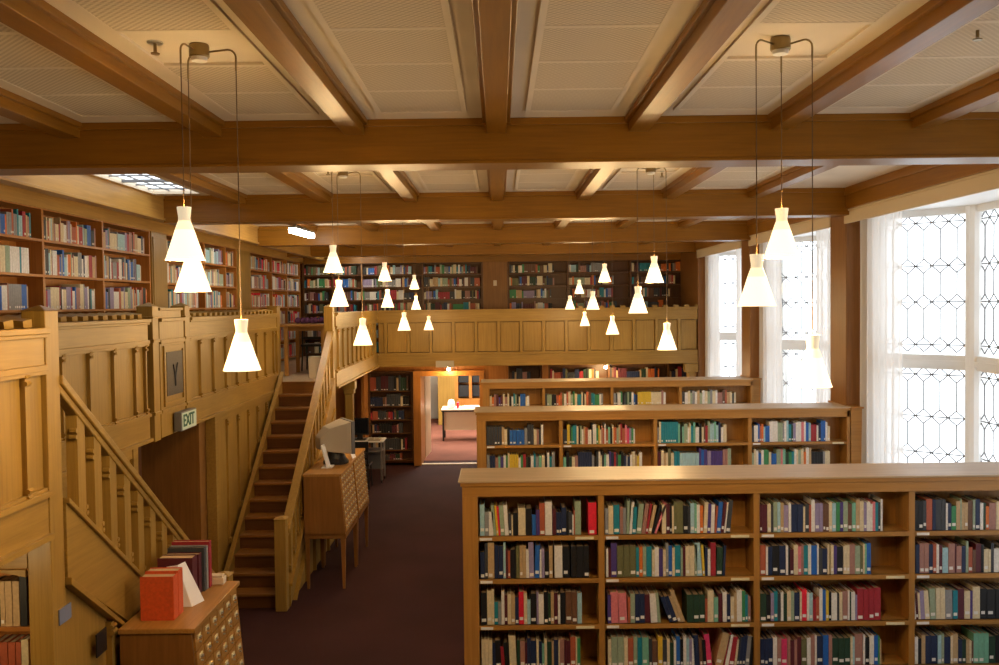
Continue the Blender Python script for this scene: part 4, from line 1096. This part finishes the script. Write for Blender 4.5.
# ================================================================== DOORWAY AND ROOM BEYOND
d = bpy.data.objects.new('door_2', None); COL.objects.link(d); d.location = (-1.6, 18.9, 0); struct(d, 'open doorway with oak frame in the far wall')
m = MB(); m.box(-1.73, -1.58, 18.36, 19.34, 0, 1.80); m.box(-.40, -.30, 18.36, 19.34, 0, 1.80); m.box(-1.73, -.30, 18.36, 19.34, 1.80, 1.90); m.build('door_frame', wood('orange', 'z'), d, bevel=.004)
m = MB(); m.hexa([(-1.61, 19.34, 0), (-1.57, 19.34, 0), (-1.52, 20.2, 0), (-1.56, 20.2, 0), (-1.61, 19.34, 1.76), (-1.57, 19.34, 1.76), (-1.52, 20.2, 1.76), (-1.56, 20.2, 1.76)]); m.build('door_leaf', wood('top', 'z'), d)
m = MB(); m.box(-1.58, -.40, 18.45, 18.55, 0.002, .02); m.build('threshold', M_CREAM, d)
struct(B(-4, 4, 18.95, 26, -.12, 0.001).build('floor_annex', carpet_mat('red_brown_carpet', (.17, .065, .045))), 'red-brown carpet of the room beyond')
struct(B(-4, 4, 26, 26.1, 0, 2.6).build('wall_annex_far', M_WHITEWALL), 'far white wall of the room beyond')
m = MB(); m.box(-2.05, -1.98, 19.3, 26, 0, 2.6); struct(m.build('wall_annex_left', M_WHITEWALL), 'white left wall of the room beyond')
m = MB(); m.box(3.0, 3.1, 19.3, 26, 0, 2.6); struct(m.build('wall_annex_right', M_WHITEWALL), 'white right wall of the room beyond')
struct(B(-4, 4, 19.3, 26.1, 2.6, 2.7).build('ceiling_annex', M_PLASTER), 'ceiling of the room beyond')
TA = lambda u, d_, z: (u, 24.6 + d_, z)
m = MB(); m.box(-1.65, -1.15, 24.6, 24.7, 0, 1.7); trim(m, wood('oak', 'z'), 'orange wood panel beside the annex shelves')
root = thing('glazed_bookcase', 'glazed bookcase with dark volumes seen through the doorway', 'bookcase', (-.4, 24.7, 0))
m = MB(); m.box(-1.15, .4, 24.95, 25.0, 0, 1.95); m.box(-1.15, .4, 24.6, 25.0, 1.9, 1.97); m.box(-1.15, .4, 24.6, 25.0, 0, .7); m.build('carcase', wood('orange', 'z'), root)
for x in (-1.15, -.78, -.42, -.05, .38):
    m = MB(); m.box(x - .04, x + .04, 24.58, 24.95, .7, 1.9); m.build('stile', wood('orange', 'z'), root)
for x0 in (-1.10, -.73, -.37, 0.0):
    for z in (.75, 1.13, 1.51):
        m = MB(); m.box(x0, x0 + .28, 24.7, 24.9, z, z + .30); m.build('volume_row', BM['k'], root)
root = thing('desk', 'white-fronted desk with papers in the room beyond the doorway', 'desk', (-.7, 21.9, 0))
m = MB(); m.box(-1.38, .3, 21.6, 22.3, .73, .76); m.build('desktop', M_CREAM, root, bevel=.004)
m = MB(); m.box(-1.32, .25, 21.72, 21.75, .25, .70); m.build('front_panel', M_CREAM, root)
m = MB(); m.box(-1.38, .3, 21.6, 22.3, .70, .73); m.build('edge_band', M_BLACK, root)
for (x, y) in ((-1.34, 21.68), (-1.34, 22.25), (.26, 21.68), (.26, 22.25)):
    m = MB(); m.box(x - .02, x + .02, y - .02, y + .02, 0, .70); m.build('leg', M_BLACK, root)
m = MB(); m.lathe([(.06, 0), (.09, .03), (.09, .12), (.06, .2), (.0, .22)], -1.15, 21.8, .761, seg=14)
tag(m.build('telephone', M_WHITE), 'white telephone at the left end of the annex desk', 'telephone')
m = MB(); m.box(-1.02, -.97, 21.7, 21.95, .761, .9); tag(m.build('box_file', BM['R']), 'red box file standing on the annex desk', 'file')
m = MB(); m.box(-.85, -.5, 21.7, 21.95, .761, .81); tag(m.build('paper_stack', M_PAPER), 'stack of white papers on the annex desk', 'papers')
m = MB(); m.box(-.45, .1, 21.7, 21.95, .761, .80); tag(m.build('document_tray', BM['m']), 'dark red tray of papers on the annex desk', 'tray')
# annex light, ceiling lamp of that room
def lamp_area(name, loc, sx, sy, e, col=(1, .85, .62)):
    l = bpy.data.lights.new(name, 'AREA'); l.shape = 'RECTANGLE'; l.size = sx; l.size_y = sy; l.energy = e; l.color = col
    o = bpy.data.objects.new(name, l); COL.objects.link(o); o.location = loc; return o
lamp_area('annex_lamp', (-.7, 22.2, 2.55), 1.6, 2.5, 170, (1, .92, .78))

# small spots under the far gallery, then an added unseen one
for (x, lab) in ((-1.0, 'small spot lamp above the open doorway'), (2.1, 'small spot lamp above the dark shelves under the far gallery')):
    root = thing('spot_lamp', lab, 'lamp', (x, 18.1, 2.08))
    m = MB(); m.lathe([(.05, -.02), (.05, 0)], x, 18.1, 2.08, seg=16); m.tube([(x, 18.1, 2.07), (x, 18.1, 1.98)], .012); m.tube([(x - .1, 18.1, 2.04), (x + .12, 18.08, 2.0)], .012); m.build('bracket', M_BLACK, root)
    m = MB(); m.lathe([(.0, -.05), (.028, -.035), (.035, -.01), (.02, .01)], x, 18.1, 1.97, seg=14); m.build('bulb', M_SPOT, root, smooth=True)
    l = bpy.data.lights.new('spot_glow', 'POINT'); l.energy = 14; l.color = (1, .68, .32); l.shadow_soft_size = .05
    o = bpy.data.objects.new('spot_glow', l); COL.objects.link(o); o.parent = root; o.location = (0, -.02, -.22)
root = thing('spot_lamp', 'added unseen spot lamp under the near gallery, lighting the lower left bookcase', 'lamp', (-2.75, 3.9, 2.08))  # lamp added out of view to brighten the lower left shelf
m = MB(); m.lathe([(.05, -.02), (.05, 0)], -2.75, 3.9, 2.08, seg=16); m.tube([(-2.75, 3.9, 2.07), (-2.75, 3.9, 1.98)], .012); m.build('bracket', M_BLACK, root)
m = MB(); m.lathe([(.0, -.05), (.028, -.035), (.035, -.01), (.02, .01)], -2.75, 3.9, 1.97, seg=14); m.build('bulb', M_SPOT, root, smooth=True)
l = bpy.data.lights.new('spot_glow', 'POINT'); l.energy = 5; l.color = (1, .7, .35); l.shadow_soft_size = .05
o = bpy.data.objects.new('spot_glow', l); COL.objects.link(o); o.parent = root; o.location = (0, .02, -.22)
# fluorescent fixtures
root = thing('fluorescent_light', 'bright white fluorescent tube fitting under the beam above the stair head', 'light fitting', (-2.45, 11.8, 4.12))
def flu(x0, y0, x1, y1, z, root):
    d_ = Vector((x1 - x0, y1 - y0)).normalized(); n_ = Vector((-d_.y, d_.x)) * .05
    m = MB(); m.hexa([(x0 - n_.x, y0 - n_.y, z), (x1 - n_.x, y1 - n_.y, z), (x1 + n_.x, y1 + n_.y, z), (x0 + n_.x, y0 + n_.y, z),
                      (x0 - n_.x, y0 - n_.y, z + .03), (x1 - n_.x, y1 - n_.y, z + .03), (x1 + n_.x, y1 + n_.y, z + .03), (x0 + n_.x, y0 + n_.y, z + .03)]); m.build('housing', M_GREYP, root)
    n_ = n_ * .85
    m = MB(); m.hexa([(x0 - n_.x, y0 - n_.y, z - .06), (x1 - n_.x, y1 - n_.y, z - .06), (x1 + n_.x, y1 + n_.y, z - .06), (x0 + n_.x, y0 + n_.y, z - .06),
                      (x0 - n_.x, y0 - n_.y, z), (x1 - n_.x, y1 - n_.y, z), (x1 + n_.x, y1 + n_.y, z), (x0 + n_.x, y0 + n_.y, z)]); m.build('diffuser', M_TUBE, root)
flu(-2.72, 12.2, -2.66, 13.2, 4.26, root)
m = MB()
for y in (12.3, 13.1): m.tube([(-2.69, y, 4.28), (-2.69, y, 4.32)], .01)
m.build('hanger', M_GREYP, root)
root = thing('fluorescent_light', 'fluorescent fitting near the far gallery corner, partly behind a pendant', 'light fitting', (-2.9, 17.9, 4.3))
flu(-3.1, 17.95, -2.6, 18.1, 4.28, root)
m = MB(); m.tube([(-2.85, 18.02, 4.3), (-2.85, 18.02, 4.4)], .01); m.build('hanger', M_GREYP, root)
# loudspeaker, light switch, far sign
m = MB(); m.box(-.40, -.20, 18.72, 18.84, 4.24, 4.42 - .02); tag(m.build('loudspeaker', M_BLACK, bevel=.01), 'small black loudspeaker high on the far wall above the shelves', 'loudspeaker')
m = MB(); m.box(-.10, -.03, 18.875, 18.885, 3.60, 3.71); m.box(-.075, -.055, 18.868, 18.875, 3.64, 3.67); tag(m.build('light_switch', M_CREAM, bevel=.002), 'cream light switch on the far pilaster', 'switch')
m = MB(); m.box(-1.19, -.85, 17.24, 17.268, 2.05, 2.17); tag(m.build('small_sign', M_BEIGE, bevel=.003), 'small pale exit sign box on the far gallery front above the doorway', 'sign')
# sprinklers
for (x, y, lab) in ((-1.52, 4.15, 'sprinkler head on the ceiling beside the near left pendant'), (2.12, 4.08, 'sprinkler head on the ceiling at the upper right'), (-1.46, 8.0, 'sprinkler head beside the second left pendant'), (1.5, 8.4, 'sprinkler head beside the second right pendant')):
    root = thing('sprinkler', lab, 'sprinkler', (x, y, ZC))
    m = MB(); m.lathe([(.035, -.008), (.035, 0)], x, y, ZC, seg=16); m.build('escutcheon', M_STEEL, root)
    m = MB(); m.tube([(x, y, ZC - .005), (x, y, ZC - .045)], .008); m.lathe([(.02, -.055), (.02, -.05)], x, y, ZC, seg=10); m.build('head', M_BRASS, root)
